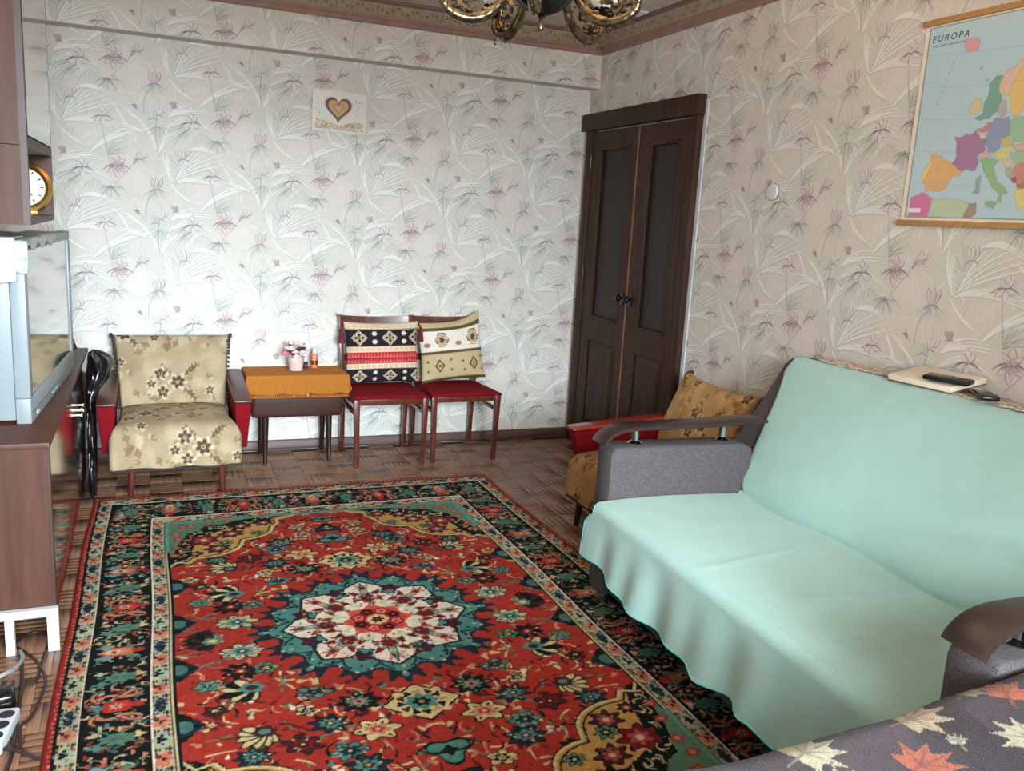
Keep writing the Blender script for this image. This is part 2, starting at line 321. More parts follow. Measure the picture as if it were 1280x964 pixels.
# ------------------------------------------------------------------ rug design
def rug_canvas():
    hw, hl = .985, 1.565
    C = Canvas(2*hw, 2*hl, 640, 1016, rgb(154, 47, 38)); C.ox, C.oy = hw, hl
    r = random.Random(11)
    RED, DKR, CRM, TEAL, GRN, PCH, NAV, PLM, GLD, BLK, CR2, WH = [rgb(*c) for c in ((156, 50, 41), (112, 26, 30), (176, 166, 132), (74, 122, 114), (84, 118, 98), (182, 116, 90), (30, 40, 50), (66, 30, 36), (180, 136, 76), (20, 25, 23), (194, 174, 124), (212, 196, 176))]
    Q = ((1, 1), (-1, 1), (1, -1), (-1, -1))
    def B(x, y, *a, **k): C.blob(x, y, *a, **k)
    def curl(x, y, a, l, w, col, bend):
        p1 = (x+l*.6*math.cos(a+bend), y+l*.6*math.sin(a+bend)); p2 = (x+l*math.cos(a), y+l*math.sin(a))
        C.stroke(bez((x, y), p1, p2, 8), w, w*.4, col)
    fu, fv = .985-.325, 1.565-.325*1.3
    # vines + small leaves on the field, mirrored four ways
    for _ in range(230):
        x, y = r.uniform(.02, fu), r.uniform(.02, fv)
        if math.hypot(x, y) < .42: continue
        a, l, b = r.uniform(0, 6.28), r.uniform(.03, .075), r.uniform(-1, 1); col = r.choice((CR2, CR2, PCH, PLM, GRN, BLK))
        for sx, sy in Q:
            p1 = (sx*(x+l*.6*math.cos(a+b)), sy*(y+l*.6*math.sin(a+b))); p2 = (sx*(x+l*math.cos(a)), sy*(y+l*math.sin(a)))
            C.stroke(bez((sx*x, sy*y), p1, p2, 7), .0045, .0018, col)
    for _ in range(240):
        x, y = r.uniform(.02, fu), r.uniform(.02, fv)
        if math.hypot(x, y) < .42: continue
        a = r.uniform(0, 3.14); col = r.choice((CR2, PCH, PLM, GRN, DKR, WH)); rr = r.uniform(.008, .018)
        for sx, sy in Q: B(sx*x, sy*y, rr, rr*.5, a*sx*sy, col, n=3, amp=.2)
    def palm(x, y, s, ang, cols, n=8, el=.8):
        o, i1, i2, ct = cols
        for sx, sy in (Q if abs(x) > .01 else ((1, 1), (1, -1))):
            A = ang*sx*sy; X, Y = sx*x, sy*y
            B(X, Y, s*1.12, s*el*1.12, A, BLK if o != BLK else PLM, n=n, amp=.2)
            B(X, Y, s, s*el, A, o, n=n, amp=.22)
            for q in range(n):
                t = 2*math.pi*(q+.5)/n; C.stroke([(X+s*.3*math.cos(t), Y+s*.3*math.sin(t)), (X+s*.85*math.cos(t), Y+s*.8*math.sin(t))], .003, .001, BLK, al=.7)
            for q in range(n*2):
                t = math.pi*q/n+A; rr_ = s*r.uniform(.55, .95); B(X+rr_*math.cos(t), Y+rr_*el*math.sin(t), s*.13, s*.07, t, r.choice((BLK, i1, CR2, PLM, o)), n=3, amp=.3)
            B(X, Y, s*.58, s*el*.55, A, i1, n=n, amp=.2, ph=1.5)
            B(X, Y, s*.32, s*el*.3, A, i2, n=5, amp=.2); B(X, Y, s*.14, s*.12, A, ct)
    def half_palm(x, y, s, ang, cols):
        """fan-shaped palmette: petals spread to one side"""
        for sx, sy in (Q if abs(x) > .01 else ((1, 1), (1, -1))):
            X, Y = sx*x, sy*y
            for q in range(-3, 4):
                a = ang+q*.42; ca, sa = math.cos(a)*sx, math.sin(a)*sy; L = s*(1.25-.12*abs(q)); AA = math.atan2(sa, ca)
                B(X+ca*L*.55, Y+sa*L*.55, L*.55+.005, s*.22+.004, AA, BLK); B(X+ca*L*.55, Y+sa*L*.55, L*.55, s*.2, AA, cols[0 if q % 2 else 1])
            B(X, Y, s*.5, s*.42, 0, cols[2], n=6, amp=.15); B(X, Y, s*.25, s*.2, 0, cols[3])
    p = palm; h = half_palm
    h(-.447, .57, .062, 2.4, (CR2, CR2, PLM, TEAL)); p(-.487, .675, .042, 0, (NAV, TEAL, BLK, CR2)); p(-.273, .585, .048, .3, (NAV, TEAL, PLM, CR2)); p(-.172, .5, .055, 0, (BLK, GRN, PCH, NAV)); p(-.156, .65, .055, 0, (CR2, PCH, RED, CRM), 6)
    h(-.452, .334, .07, 2.8, (CR2, BLK, TEAL, PLM)); p(-.285, .41, .045, .2, (TEAL, PLM, BLK, TEAL), 5, .6); p(-.572, .29, .035, 0, (GRN, TEAL, BLK, CRM), 6); p(-.459, .105, .055, 0, (CRM, TEAL, NAV, WH), 7)
    h(-.545, 0.012, .06, 3.14, (PLM, BLK, GRN, CR2)); p(-.473, -.13+.36, .05, .4, (BLK, PLM, RED, CR2)); p(-.25, .727, .042, 0, (TEAL, NAV, BLK, CR2), 6)
    p(-.32, .505, .03, .2, (CR2, BLK, WH, BLK), 5); p(-.12, .874, .035, 0, (CR2, BLK, CRM, RED), 5); p(-.22, .8, .05, 0, (NAV, TEAL, PLM, CR2), 7); p(-.36, .66, .045, .5, (PLM, DKR, BLK, CR2), 6); p(-.13, .97, .03, 0, (CRM, GRN, RED, CR2), 6); p(-.33, .92-.03, .04, 0, (BLK, PLM, RED, CR2))
    p(-.6, .5, .03, 0, (CR2, RED, BLK, CR2), 5); p(-.4, .23, .035, 0, (GRN, BLK, CR2, RED), 5); p(-.56, .43, .03, .3, (PLM, BLK, CR2, RED), 5); p(-.42, .79, .04, .3, (CR2, BLK, PCH, RED), 6)
    # axis flowers: diamond and teal palmettes
    for sy in (1, -1):
        Y = sy*.55
        C.poly([(-.125, Y), (0, Y+.105), (.125, Y), (0, Y-.105)], BLK); C.poly([(-.115, Y), (0, Y+.095), (.115, Y), (0, Y-.095)], CR2)
        B(0, Y, .085, .075, 0, CR2, n=8, amp=.18)
        for q in range(12): B(.062*math.cos(q*.5236), Y+.055*math.sin(q*.5236), .013, .01, q, r.choice((BLK, PCH, PLM)), n=3, amp=.3)
        B(0, Y, .045, .04, 0, TEAL, n=8, amp=.12); B(0, Y, .024, .021, 0, BLK, n=6, amp=.2); B(0, Y, .009, col=PCH)
        for yy, s in ((.80, .05), (.93, .045), (1.05, .035)):
            B(0, sy*yy, s*1.1, s*1.1, 0, BLK, n=3, amp=.25, ph=1.57*sy); B(0, sy*yy, s, s*.9, 0, TEAL if yy != .93 else NAV, n=3, amp=.25, ph=1.57*sy); B(0, sy*yy, s*.4, s*.4, 0, CR2 if yy == .93 else BLK, n=4, amp=.2)
            for sx in (1, -1): C.stroke(bez((0, sy*yy), (sx*.06, sy*(yy+.02)), (sx*.08, sy*(yy-.03)), 8), .006, .002, BLK)
    # navy half flowers along the long field edges
    for k in range(-4, 5):
        y = k*.313-.16+.16
        for sx in (1, -1):
            y0 = y+.14*(1 if k < 0 else 1)
            for q in range(-2, 3):
                a = q*.5; B(sx*(fu-.035*math.cos(a)), y0+.05*math.sin(a), .034, .014, sx*a, NAV if q % 2 else BLK)
            B(sx*(fu-.015), y0, .022, .03, 0, TEAL, al=.8)
    # medallion
    tips = 8
    B(0, 0, .365, .365, 0, NAV, n=16, amp=.05); B(0, 0, .352, .352, 0, TEAL, n=16, amp=.05)
    for q in range(16):
        a = q*math.pi/8; big = q % 2 == 0; R = .385 if big else .375; s = .045 if big else .034
        for d in (-.09, 0, .09): B((R+.012*(d == 0))*math.cos(a+d), (R+.012*(d == 0))*math.sin(a+d), s*.72, s*.45, a+d*6, NAV, n=3, amp=.25)
        B(R*math.cos(a), R*math.sin(a), s*.35, s*.25, a, TEAL if big else PLM); B((R-.01)*math.cos(a), (R-.01)*math.sin(a), .006, col=CRM)
        a2 = a+math.pi/16
        for s2 in (-1, 1): C.stroke(bez((.30*math.cos(a2), .30*math.sin(a2)), (.34*math.cos(a2+.06*s2), .34*math.sin(a2+.06*s2)), (.345*math.cos(a2+.12*s2), .345*math.sin(a2+.12*s2)), 6), .004, .004, NAV)
    for q in range(64):
        a = q*math.pi/32+.02; R = .335+.012*math.sin(q*2.1); B(R*math.cos(a), R*math.sin(a), .008, .005, a, NAV if q % 3 else CRM, n=3, amp=.3)
    star = []; star2 = []
    for q in range(16):
        a = q*math.pi/8; R = .318 if q % 2 == 0 else .262
        star.append(((R+.012)*math.cos(a), (R+.012)*math.sin(a))); star2.append((R*math.cos(a), R*math.sin(a)))
    C.poly(star, NAV); C.poly(star2, WH)
    for q in range(8):
        a = q*math.pi/4; b = a+math.pi/8
        B(.262*math.cos(b), .262*math.sin(b), .03, .036, b, NAV, n=5, amp=.2); B(.268*math.cos(b), .268*math.sin(b), .022, .03, b, PLM, n=5, amp=.2)
        B(.228*math.cos(b), .228*math.sin(b), .018, .026, b, NAV, n=3, amp=.3); B(.228*math.cos(b), .228*math.sin(b), .012, .018, b, TEAL, n=3, amp=.3)
        B(.262*math.cos(a), .262*math.sin(a), .028, .017, a, PCH if q % 2 else rgb(120, 140, 130), n=4, amp=.2); B(.262*math.cos(a), .262*math.sin(a), .012, .008, a, DKR)
        B(.185*math.cos(a), .185*math.sin(a), .04, .034, a, rgb(130, 140, 122), n=7, amp=.15); B(.175*math.cos(a), .175*math.sin(a), .03, .026, a, DKR, n=6, amp=.15)
        for s2 in (-1, 1):
            c2 = a+.19*s2; B(.222*math.cos(c2), .222*math.sin(c2), .02, .012, c2+.6*s2, DKR, n=3, amp=.2)
            c3 = b+.14*s2; B(.172*math.cos(c3), .172*math.sin(c3), .017, .012, c3, RED if q % 2 else DKR, n=3, amp=.25)
            C.stroke(bez((.14*math.cos(b), .14*math.sin(b)), (.19*math.cos(b+.2*s2), .19*math.sin(b+.2*s2)), (.235*math.cos(b+.22*s2), .235*math.sin(b+.22*s2)), 7), .0022, .0022, BLK)
        B(.135*math.cos(b), .135*math.sin(b), .026, .016, b, rgb(186, 190, 160), n=4, amp=.2)
    for q in range(150):
        a, R = r.uniform(0, 6.28), r.uniform(.115, .285); B(R*math.cos(a), R*math.sin(a), r.uniform(.005, .010), .004, r.uniform(0, 3), r.choice((DKR, RED, BLK, rgb(120, 140, 125), PCH)), n=3, amp=.3)
    for q in range(8):
        a = q*math.pi/4
        for s2 in (-1, 1):
            C.stroke(bez((.12*math.cos(a), .12*math.sin(a)), (.2*math.cos(a+.13*s2), .2*math.sin(a+.13*s2)), (.305*math.cos(a), .305*math.sin(a)), 9), .002, .002, NAV)
            B(.285*math.cos(a+.07*s2), .285*math.sin(a+.07*s2), .012, .006, a+.5*s2, rgb(190, 96, 80), n=3, amp=.2)
    B(0, 0, .108, .108, 0, rgb(204, 88, 66), n=8, amp=.1); B(0, 0, .098, .098, 0, rgb(172, 70, 64), n=8, amp=.08)
    for q in range(8):
        a = q*math.pi/4+.39; B(.066*math.cos(a), .066*math.sin(a), .026, .026, a, DKR, n=5, amp=.1); B(.066*math.cos(a), .066*math.sin(a), .018, .018, a, rgb(206, 110, 96) if q % 2 else BLK, n=5, amp=.15); B(.066*math.cos(a), .066*math.sin(a), .008, .008, a, RED)
    B(0, 0, .036, .036, 0, CR2, n=8, amp=.06); B(0, 0, .02, .02, 0, BLK, n=6, amp=.25); B(0, 0, .007, col=RED)
    # corner spandrels
    for sx, sy in Q:
        f = lambda a, b: (sx*(fu-a), sy*(fv-b))
        out = [(0, 0), (0, .50), (.03, .455), (.075, .47), (.10, .43)] + [(.10+.17*math.sin(t)+.02, .30+.13*math.cos(t)) for t in np.linspace(0, 1.5, 7)] + [(.30, .27)] + [(.30+.10*math.sin(t)*1.3, .155+.115*math.cos(t)) for t in np.linspace(0, 1.6, 7)] + [(.46, .10), (.46, .05), (.52, .03), (.55, 0)]
        C.poly([f(a+.006 if a else 0, b+.008 if b else 0) for a, b in out], BLK)
        C.poly([f(*q) for q in out], GLD)
        C.poly([f(*q) for q in ((0, 0), (0, .47), (.045, .41), (.05, .31), (.085, .25), (.10, .19), (.15, .17), (.19, .115), (.27, .09), (.31, .05), (.42, .04), (.52, 0))], BLK)
        C.poly([f(*q) for q in ((0, 0), (0, .44), (.03, .37), (.035, .27), (.065, .2), (.075, .14), (.12, .12), (.15, .07), (.24, .055), (.28, .025), (.48, 0))], GRN)
        zone = [(.02, .46), (.05, .38), (.065, .30), (.085, .225), (.115, .165), (.16, .135), (.215, .10), (.28, .075), (.34, .045), (.44, .025)]
        for (a0, b0), (a1, b1) in zip(zone, zone[1:]):
            for t in (0, .33, .66):
                a, b = a0+(a1-a0)*t, b0+(b1-b0)*t; X, Y = f(a, b); B(X, Y, .034, .034, 0, BLK)
        for (a0, b0), (a1, b1) in zip(zone, zone[1:]):
            for t in (0, .25, .5, .75):
                a, b = a0+(a1-a0)*t+r.uniform(-.018, .018), b0+(b1-b0)*t+r.uniform(-.018, .018); X, Y = f(a, b)
                curl(X, Y, r.uniform(0, 6.28), .036, .0042, r.choice((CR2, CRM, CR2, PCH)), r.choice((-1.3, 1.3)))
        for a, b in ((.035, .13), (.04, .2), (.03, .3), (.1, .05), (.17, .03), (.25, .02), (.06, .06), (.02, .38)):
            X, Y = f(a, b); B(X, Y, .02, .018, 0, RED, n=5, amp=.2); B(X, Y, .011, .009, 0, PCH)
        for a, b, s, c in ((.19, .34, .05, PLM), (.14, .235, .065, DKR), (.255, .185, .05, PLM), (.30, .10, .045, BLK), (.22, .285, .035, GRN), (.40, .08, .04, PLM), (.36, .2, .03, GRN), (.10, .38, .03, BLK)):
            X, Y = f(a, b); B(X, Y, s, s*.85, .4, BLK, n=7, amp=.2); B(X, Y, s*.88, s*.75, .4, c, n=7, amp=.2); B(X, Y, s*.5, s*.45, .4, rgb(150, 70, 70) if c != GRN else BLK, n=6, amp=.2); B(X, Y, s*.2, s*.2, 0, CR2)
        for _ in range(26):
            a, b = r.uniform(.1, .42), r.uniform(.06, .4)
            if not (.38 < a+b*.8 < .5): continue
            X, Y = f(a, b); curl(X, Y, r.uniform(0, 6.28), .03, .003, rgb(150, 90, 50), .8)
        C.stroke([f(*q) for q in out[1:]], .005, .005, CR2)
        C.stroke([f(q[0]-.012, q[1]-.012) for q in out[2:-2]], .003, .003, BLK)
    # borders
    j, i = np.meshgrid((np.arange(C.H)+.5)*C.ry-hl, (np.arange(C.W)+.5)*C.rx-hw, indexing='ij')
    t = np.minimum(hw-np.abs(i), (hl-np.abs(j))/1.3)
    def band(a, b, col): C.a[(t >= a) & (t < b)] = col
    band(-1, .026, rgb(140, 42, 38)); band(.026, .030, BLK); band(.030, .078, CRM); band(.078, .082, WH); band(.082, .095, BLK); band(.095, .249, BLK); band(.249, .257, BLK); band(.257, .262, WH); band(.262, .307, CRM); band(.307, .312, BLK); band(.312, .319, CRM); band(.319, .325, BLK)
    gm = (t >= .312) & (t < .330) & (hl-np.abs(j) < hw-np.abs(i)+.7); C.a[gm & (np.abs(j) > .8)] = rgb(96, 140, 122)
    def side(k):
        if k == 0: return lambda tt, s: (-(hw-tt), s), hl
        if k == 1: return lambda tt, s: ((hw-tt), s), hl
        if k == 2: return lambda tt, s: (s, hl-1.3*tt), hw
        return lambda tt, s: (s, -(hl-1.3*tt)), hw
    for k in range(4):
        f, half = side(k); vert = k < 2; lim = half-.17*(1 if vert else 1)
        def E(tt, s, rt, rs, col, **kw):
            if abs(s) > half-(tt if not vert else 1.3*tt)+.01: return
            x, y = f(tt, s); C.blob(x, y, *((rt, rs) if vert else (rs, rt*1.25)), 0, col, **kw)
        # picot on red edge
        n = int(half*2/.022)
        for q in range(n):
            s = -half+(q+.5)*.022
            E(.018+r.uniform(-.003, .003), s, .004, .006, rgb(222, 130, 105), n=3, amp=.4, al=.8)
        # guard stripes
        for c0, sp in ((.054, .088), (.284, .088)):
            nn = int(half/sp)+1
            for q in range(-nn, nn+1):
                s = q*sp; ty = q % 4
                if abs(s) > half-c0*1.2: continue
                if ty == 0:
                    E(c0, s, .02, .034, rgb(120, 140, 138), n=6, amp=.12); E(c0, s, .016, .024, NAV, n=6, amp=.2); E(c0, s-.03, .008, .008, NAV); E(c0, s+.03, .008, .008, NAV)
                elif ty == 2:
                    E(c0, s, .021, .034, rgb(158, 172, 150), n=4, amp=.2); E(c0-.004, s, .01, .012, BLK, n=3, amp=.4); E(c0, s+.02, .005, .007, BLK)
                else:
                    E(c0, s, .02, .03, rgb(196, 112, 92), n=5, amp=.2); E(c0+.003, s, .012, .016, PCH, n=4, amp=.3); E(c0, s, .006, .008, DKR); E(c0-.012, s+.014, .006, .008, PLM)
                for u in (-1, 1): E(c0+.018*u, s+.044, .004, .009, BLK); E(c0-.016*u, s+.03, .003, .007, rgb(60, 84, 80)); E(c0+.008*u, s+.044, .003, .006, rgb(52, 66, 66)); E(c0+.019*u, s+.02, .003, .006, DKR)
                for _ in range(5): E(c0+r.uniform(-.02, .02), s+r.uniform(-.03, .03), .003, .0045, r.choice((BLK, NAV, CR2, DKR, TEAL)))
        # main border
        for _ in range(int(half*2*330)):
            s = r.uniform(-half, half); tt = r.uniform(.10, .244); c = r.choice((PCH, PCH, CR2, TEAL, GRN, rgb(150, 80, 66), CRM, rgb(70, 96, 90), RED, CRM))
            if abs(s) > half-(tt if not vert else 1.3*tt): continue
            x, y = f(tt, s)
            if r.random() < .55: curl(x, y, r.uniform(0, 6.28), r.uniform(.02, .036), r.uniform(.003, .0052), c, r.choice((-1.1, 1.1)))
            else: E(tt, s, r.uniform(.004, .008), r.uniform(.005, .010), c, n=3, amp=.3)
        nn = int(half/.163)+1
        for q in range(-nn, nn+1):
            s = q*.163; ty = q % 4
            if abs(s) > half-.16: continue
            if ty == 0:
                E(.165, s, .062, .034, BLK); E(.165, s, .056, .03, rgb(190, 84, 66), n=6, amp=.1); E(.16, s, .042, .02, PCH, n=6, amp=.12); E(.148, s, .026, .014, CR2, n=6, amp=.15); E(.152, s, .008, .007, PLM); E(.222, s, .02, .014, RED)
                for u in (-1, 1): E(.125, s+.035*u, .022, .014, rgb(104, 138, 138), n=4, amp=.25); E(.2, s+.03*u, .016, .01, GRN, n=3, amp=.3)
            elif ty == 2:
                E(.172, s, .05, .034, BLK); E(.172, s, .046, .03, rgb(176, 48, 44), n=6, amp=.08); E(.17, s, .016, .013, CRM, n=8, amp=.4); E(.17, s, .006, .006, RED); E(.228, s, .016, .014, RED, n=4, amp=.15); E(.122, s, .012, .018, TEAL, n=4, amp=.2)
                for u in (-1, 1):
                    for (a0, b0, a1, b1, a2, b2, w) in ((.12, .035, .13, .075, .18, .055, .0085), (.18, .05, .215, .04, .235, .062, .008), (.19, .06, .21, .085, .235, .075, .006), (.115, .04, .10, .07, .12, .085, .006)):
                        C.stroke(bez(f(a0, s+u*b0), f(a1, s+u*b1), f(a2, s+u*b2), 8), w+.003, w*.6+.002, BLK); C.stroke(bez(f(a0, s+u*b0), f(a1, s+u*b1), f(a2, s+u*b2), 8), w, w*.6, PCH)
            else:
                E(.178, s, .05, .032, BLK); E(.178, s, .045, .027, GRN, n=9, amp=.14)
                for u in range(-3, 4): x0, y0 = f(.178, s); x1, y1 = f(.178+.038, s+u*.007) if u % 2 else f(.178-.038, s+u*.007); C.stroke([(x0, y0), (x1, y1)], .002, .001, rgb(58, 94, 84))
                E(.125, s-.03, .02, .012, TEAL, n=4, amp=.3); E(.12, s+.03, .014, .01, CRM, n=4, amp=.3); E(.23, s+.01, .012, .012, CR2, n=3, amp=.3)
    # worn, slightly uneven wool
    v = vnoise(i, j, .012, 3)[..., None]*.14+vnoise(i, j, .2, 4)[..., None]*.10+nrs.rand(C.H, C.W, 1)*.10
    C.a *= (.80+v)
    return C

# ------------------------------------------------------------------ floral plush of the armchair covers
def plush_canvas():
    C = Canvas(.62, .5, 156, 126, rgb(160, 141, 112), wrap=True); r = random.Random(2)
    BR, LT, MD = rgb(82, 64, 48), rgb(186, 170, 142), rgb(124, 100, 74)
    for _ in range(70): C.blob(r.uniform(0, .62), r.uniform(0, .5), r.uniform(.02, .06), r.uniform(.02, .05), r.uniform(0, 3), r.choice((rgb(162, 138, 104), rgb(184, 164, 134), rgb(148, 124, 92))), al=.5, soft=.03)
    def flower(x, y, s, n=6):
        C.blob(x, y, s*1.25, col=LT, n=n, amp=.2)
        for q in range(n):
            a = 2*math.pi*q/n+.3; C.blob(x+s*.6*math.cos(a), y+s*.6*math.sin(a), s*.42, s*.3, a, BR, dz=-1)
        C.blob(x, y, s*.28, col=LT); C.blob(x, y, s*.14, col=BR)
    def leaf(x, y, a, l):
        C.stroke(bez((x, y), (x+l*.5*math.cos(a+.2), y+l*.5*math.sin(a+.2)), (x+l*math.cos(a), y+l*math.sin(a)), 8), .004, .003, LT, wm=.019)
        C.stroke(bez((x, y), (x+l*.5*math.cos(a+.2), y+l*.5*math.sin(a+.2)), (x+l*math.cos(a), y+l*math.sin(a)), 8), .002, .002, MD, wm=.014)
        for q in range(1, 5):
            t = q/5; px, py = x+l*t*math.cos(a+.1), y+l*t*math.sin(a+.1)
            for sg in (-1, 1): C.stroke([(px, py), (px+.02*math.cos(a+sg), py+.02*math.sin(a+sg))], .0035, .002, BR, al=.8)
    for x, y in ((.17, .13), (.43, .36)):
        leaf(x+.02, y-.02, -.9, .12); leaf(x+.03, y+.03, .7, .11); leaf(x-.03, y+.03, 2.2, .09)
        flower(x, y, .036); flower(x-.085, y+.045, .03, 5); flower(x-.075, y-.055, .03, 5)
    for q in range(26):
        x, y, a = r.uniform(0, .62), r.uniform(0, .5), r.uniform(0, 6.28)
        for j in range(3): C.stroke(bez((x, y), (x+.02*math.cos(a+j), y+.02*math.sin(a+j)), (x+.035*math.cos(a+j*.7), y+.035*math.sin(a+j*.7)), 6), .002, .001, r.choice((MD, LT, MD)), al=.7, wm=.006)
    for x, y in ((.42, .1), (.13, .38), (.28, .26), (.57, .22), (.30, .02)):
        for q in range(9): C.blob(x+r.uniform(-.06, .06), y+r.uniform(-.05, .05), .022, .014, r.uniform(0, 3), r.choice((MD, LT, rgb(178, 152, 118))), n=4, amp=.25, al=.7)
        flower(x+.02, y+.09, .022, 5)
    return C

# ------------------------------------------------------------------ materials
M_PAPER = mat('wallpaper_print', (.8, .8, .8), .55, attr=True, spec=.35)
M_WALL = mat('wall_plaster', rgb(206, 198, 190), .8)
M_CEIL = mat('ceiling_paint', rgb(205, 196, 184), .8, noise=(3, 3), color2=rgb(192, 182, 170), bump=.1, bump_scale=60)
M_CABW = mat('cabinet_side_veneer', rgb(86, 52, 39), .5, noise=(5, 6), color2=rgb(68, 40, 30), stretch=(9, 9, .7), spec=.3)
M_LACQ = mat('polished_walnut', rgb(82, 52, 40), .12, noise=(4, 6), color2=rgb(60, 36, 28), stretch=(8, .8, 8), coat=1, spec=.7)
M_CHAIRW = mat('chair_mahogany', rgb(104, 46, 32), .3, noise=(6, 5), color2=rgb(70, 28, 20), stretch=(6, 6, .8), coat=.5)
M_DARKW = mat('dark_turned_wood', rgb(52, 30, 26), .3, noise=(8, 4), color2=rgb(34, 20, 18), stretch=(5, 5, .8), coat=.4)
M_TABW = mat('table_veneer', rgb(74, 44, 36), .35, noise=(5, 5), color2=rgb(58, 34, 28), stretch=(.8, 6, 6), coat=.3)
M_DOORW = mat('door_stain', rgb(72, 47, 34), .55, noise=(5, 6), color2=rgb(50, 31, 23), stretch=(8, 8, .6), spec=.22)
M_DOORL = mat('lit_gap_wood', rgb(128, 84, 54), .6)  # lighter colour stands in for orange light on the wood along the gap
M_RED = mat('red_plush', rgb(128, 14, 26), .85, noise=(120, 2), color2=rgb(108, 8, 20), spec=.12)
M_PLUSH = mat('floral_plush', (.8, .8, .8), .9, attr=True, noise=(160, 2), bump=.3, bump_scale=400, spec=.2)
M_FRINGE = mat('dark_braid', rgb(62, 48, 46), .9)
M_GREY = mat('grey_tweed', rgb(104, 97, 98), .9, noise=(260, 3), color2=rgb(70, 65, 68), bump=.5, bump_scale=500, spec=.2)
M_MINT = mat('mint_fleece', rgb(170, 206, 199), .95, noise=(9, 4), color2=rgb(164, 201, 193), bump=.25, bump_scale=350, spec=.1, sheen=.2)
M_BRONZEPAD = mat('bronze_armrest', rgb(56, 42, 36), .32, noise=(10, 4), color2=rgb(48, 35, 30), spec=.35)
M_CHROME = mat('chrome', rgb(210, 212, 215), .1, metal=1)
M_SILVER = mat('silver_plastic', rgb(136, 144, 147), .42, noise=(3, 2), color2=rgb(131, 138, 142))
M_SCREEN = mat('tv_glass', rgb(56, 66, 68), .06, spec=.9, coat=1)
M_WHITE = mat('white_paint', rgb(208, 211, 214), .4)
M_BLKPL = mat('black_plastic', rgb(18, 18, 20), .25)
M_BAG = mat('bin_bag_film', rgb(16, 17, 20), .22, spec=.7, bump=.3, bump_scale=30)
M_PLUM = mat('plum_cloth', rgb(70, 26, 44), .85, noise=(40, 2))
M_RUG = mat('rug_wool', (.8, .8, .8), 1.0, attr=True, noise=(220, 2), bump=.5, bump_scale=420, spec=.08)
M_BLANKET = mat('plush_blanket', (.8, .8, .8), .95, attr=True, noise=(90, 3), bump=.5, bump_scale=260, spec=.1, sheen=.15)
M_KILIM = mat('kilim_weave', (.8, .8, .8), .95, attr=True, noise=(200, 2), bump=.35, bump_scale=420, spec=.1)
M_MAPP = mat('map_print', (.8, .8, .8), .45, attr=True, spec=.4)
M_ROD = mat('pale_wood_rod', rgb(196, 148, 92), .5, noise=(8, 4), color2=rgb(176, 126, 74), stretch=(6, .8, 6))
M_BRONZE = mat('antique_bronze', rgb(150, 132, 106), .3, metal=1, noise=(60, 4), color2=rgb(64, 54, 46), bump=.12, bump_scale=90)
M_DKBRONZE = mat('dark_bronze', rgb(44, 38, 36), .32, metal=.7, noise=(20, 3), color2=rgb(28, 24, 24))
M_GLASSW = mat('opal_glass', rgb(240, 236, 226), .25, spec=.5)
M_OCHRE = mat('ochre_cloth', rgb(178, 108, 28), .9, noise=(60, 3), color2=rgb(152, 88, 22), stretch=(.5, 14, 14), bump=.3, bump_scale=300)
M_IVORY = mat('ivory_plastic', rgb(226, 212, 180), .4)
M_BASE = mat('baseboard_stain', rgb(98, 66, 54), .5, noise=(6, 4), color2=rgb(78, 50, 42), stretch=(.8, .8, 6))
M_CORN1 = mat('cornice_rose', rgb(152, 118, 108), .6, noise=(20, 3), color2=rgb(138, 106, 96))
M_CORN2 = mat('cornice_beige', rgb(168, 148, 126), .6, noise=(40, 3), color2=rgb(150, 130, 110), bump=.4, bump_scale=80)
M_CORN3 = mat('cornice_brown', rgb(112, 90, 78), .6)
M_LACE = mat('lace_cloth', rgb(206, 208, 204), .9, noise=(70, 2), color2=rgb(158, 168, 160), bump=.5, bump_scale=120)
M_GOLD = mat('gilt', rgb(190, 150, 84), .3, metal=.9, noise=(30, 3), color2=rgb(150, 108, 48))
M_FACE = mat('clock_face', rgb(226, 216, 196), .5)
M_CORD = mat('brown_cord', rgb(48, 34, 30), .5)
M_GCORD = mat('grey_cord', rgb(170, 172, 172), .5)
def glass_mat(name, tint, rough=.03, mix=.85):
    m = bpy.data.materials.new(name); m.use_nodes = True; N = m.node_tree.nodes; L = m.node_tree.links; N.clear()
    o = N.new('ShaderNodeOutputMaterial'); t = N.new('ShaderNodeBsdfTransparent'); g = N.new('ShaderNodeBsdfGlossy'); f = N.new('ShaderNodeFresnel'); x = N.new('ShaderNodeMixShader')
    t.inputs[0].default_value = (*tint, 1); g.inputs['Roughness'].default_value = rough; f.inputs[0].default_value = 1.5
    L.new(f.outputs[0], x.inputs[0]); L.new(t.outputs[0], x.inputs[1]); L.new(g.outputs[0], x.inputs[2]); L.new(x.outputs[0], o.inputs[0]); return m
M_PANE = glass_mat('window_glass', (.95, .97, .97))
M_DGLASS = mat('dark_ribbed_glass', rgb(46, 37, 33), .35, noise=(90, 2), color2=rgb(38, 30, 27), bump=.5, bump_scale=90, spec=.2)

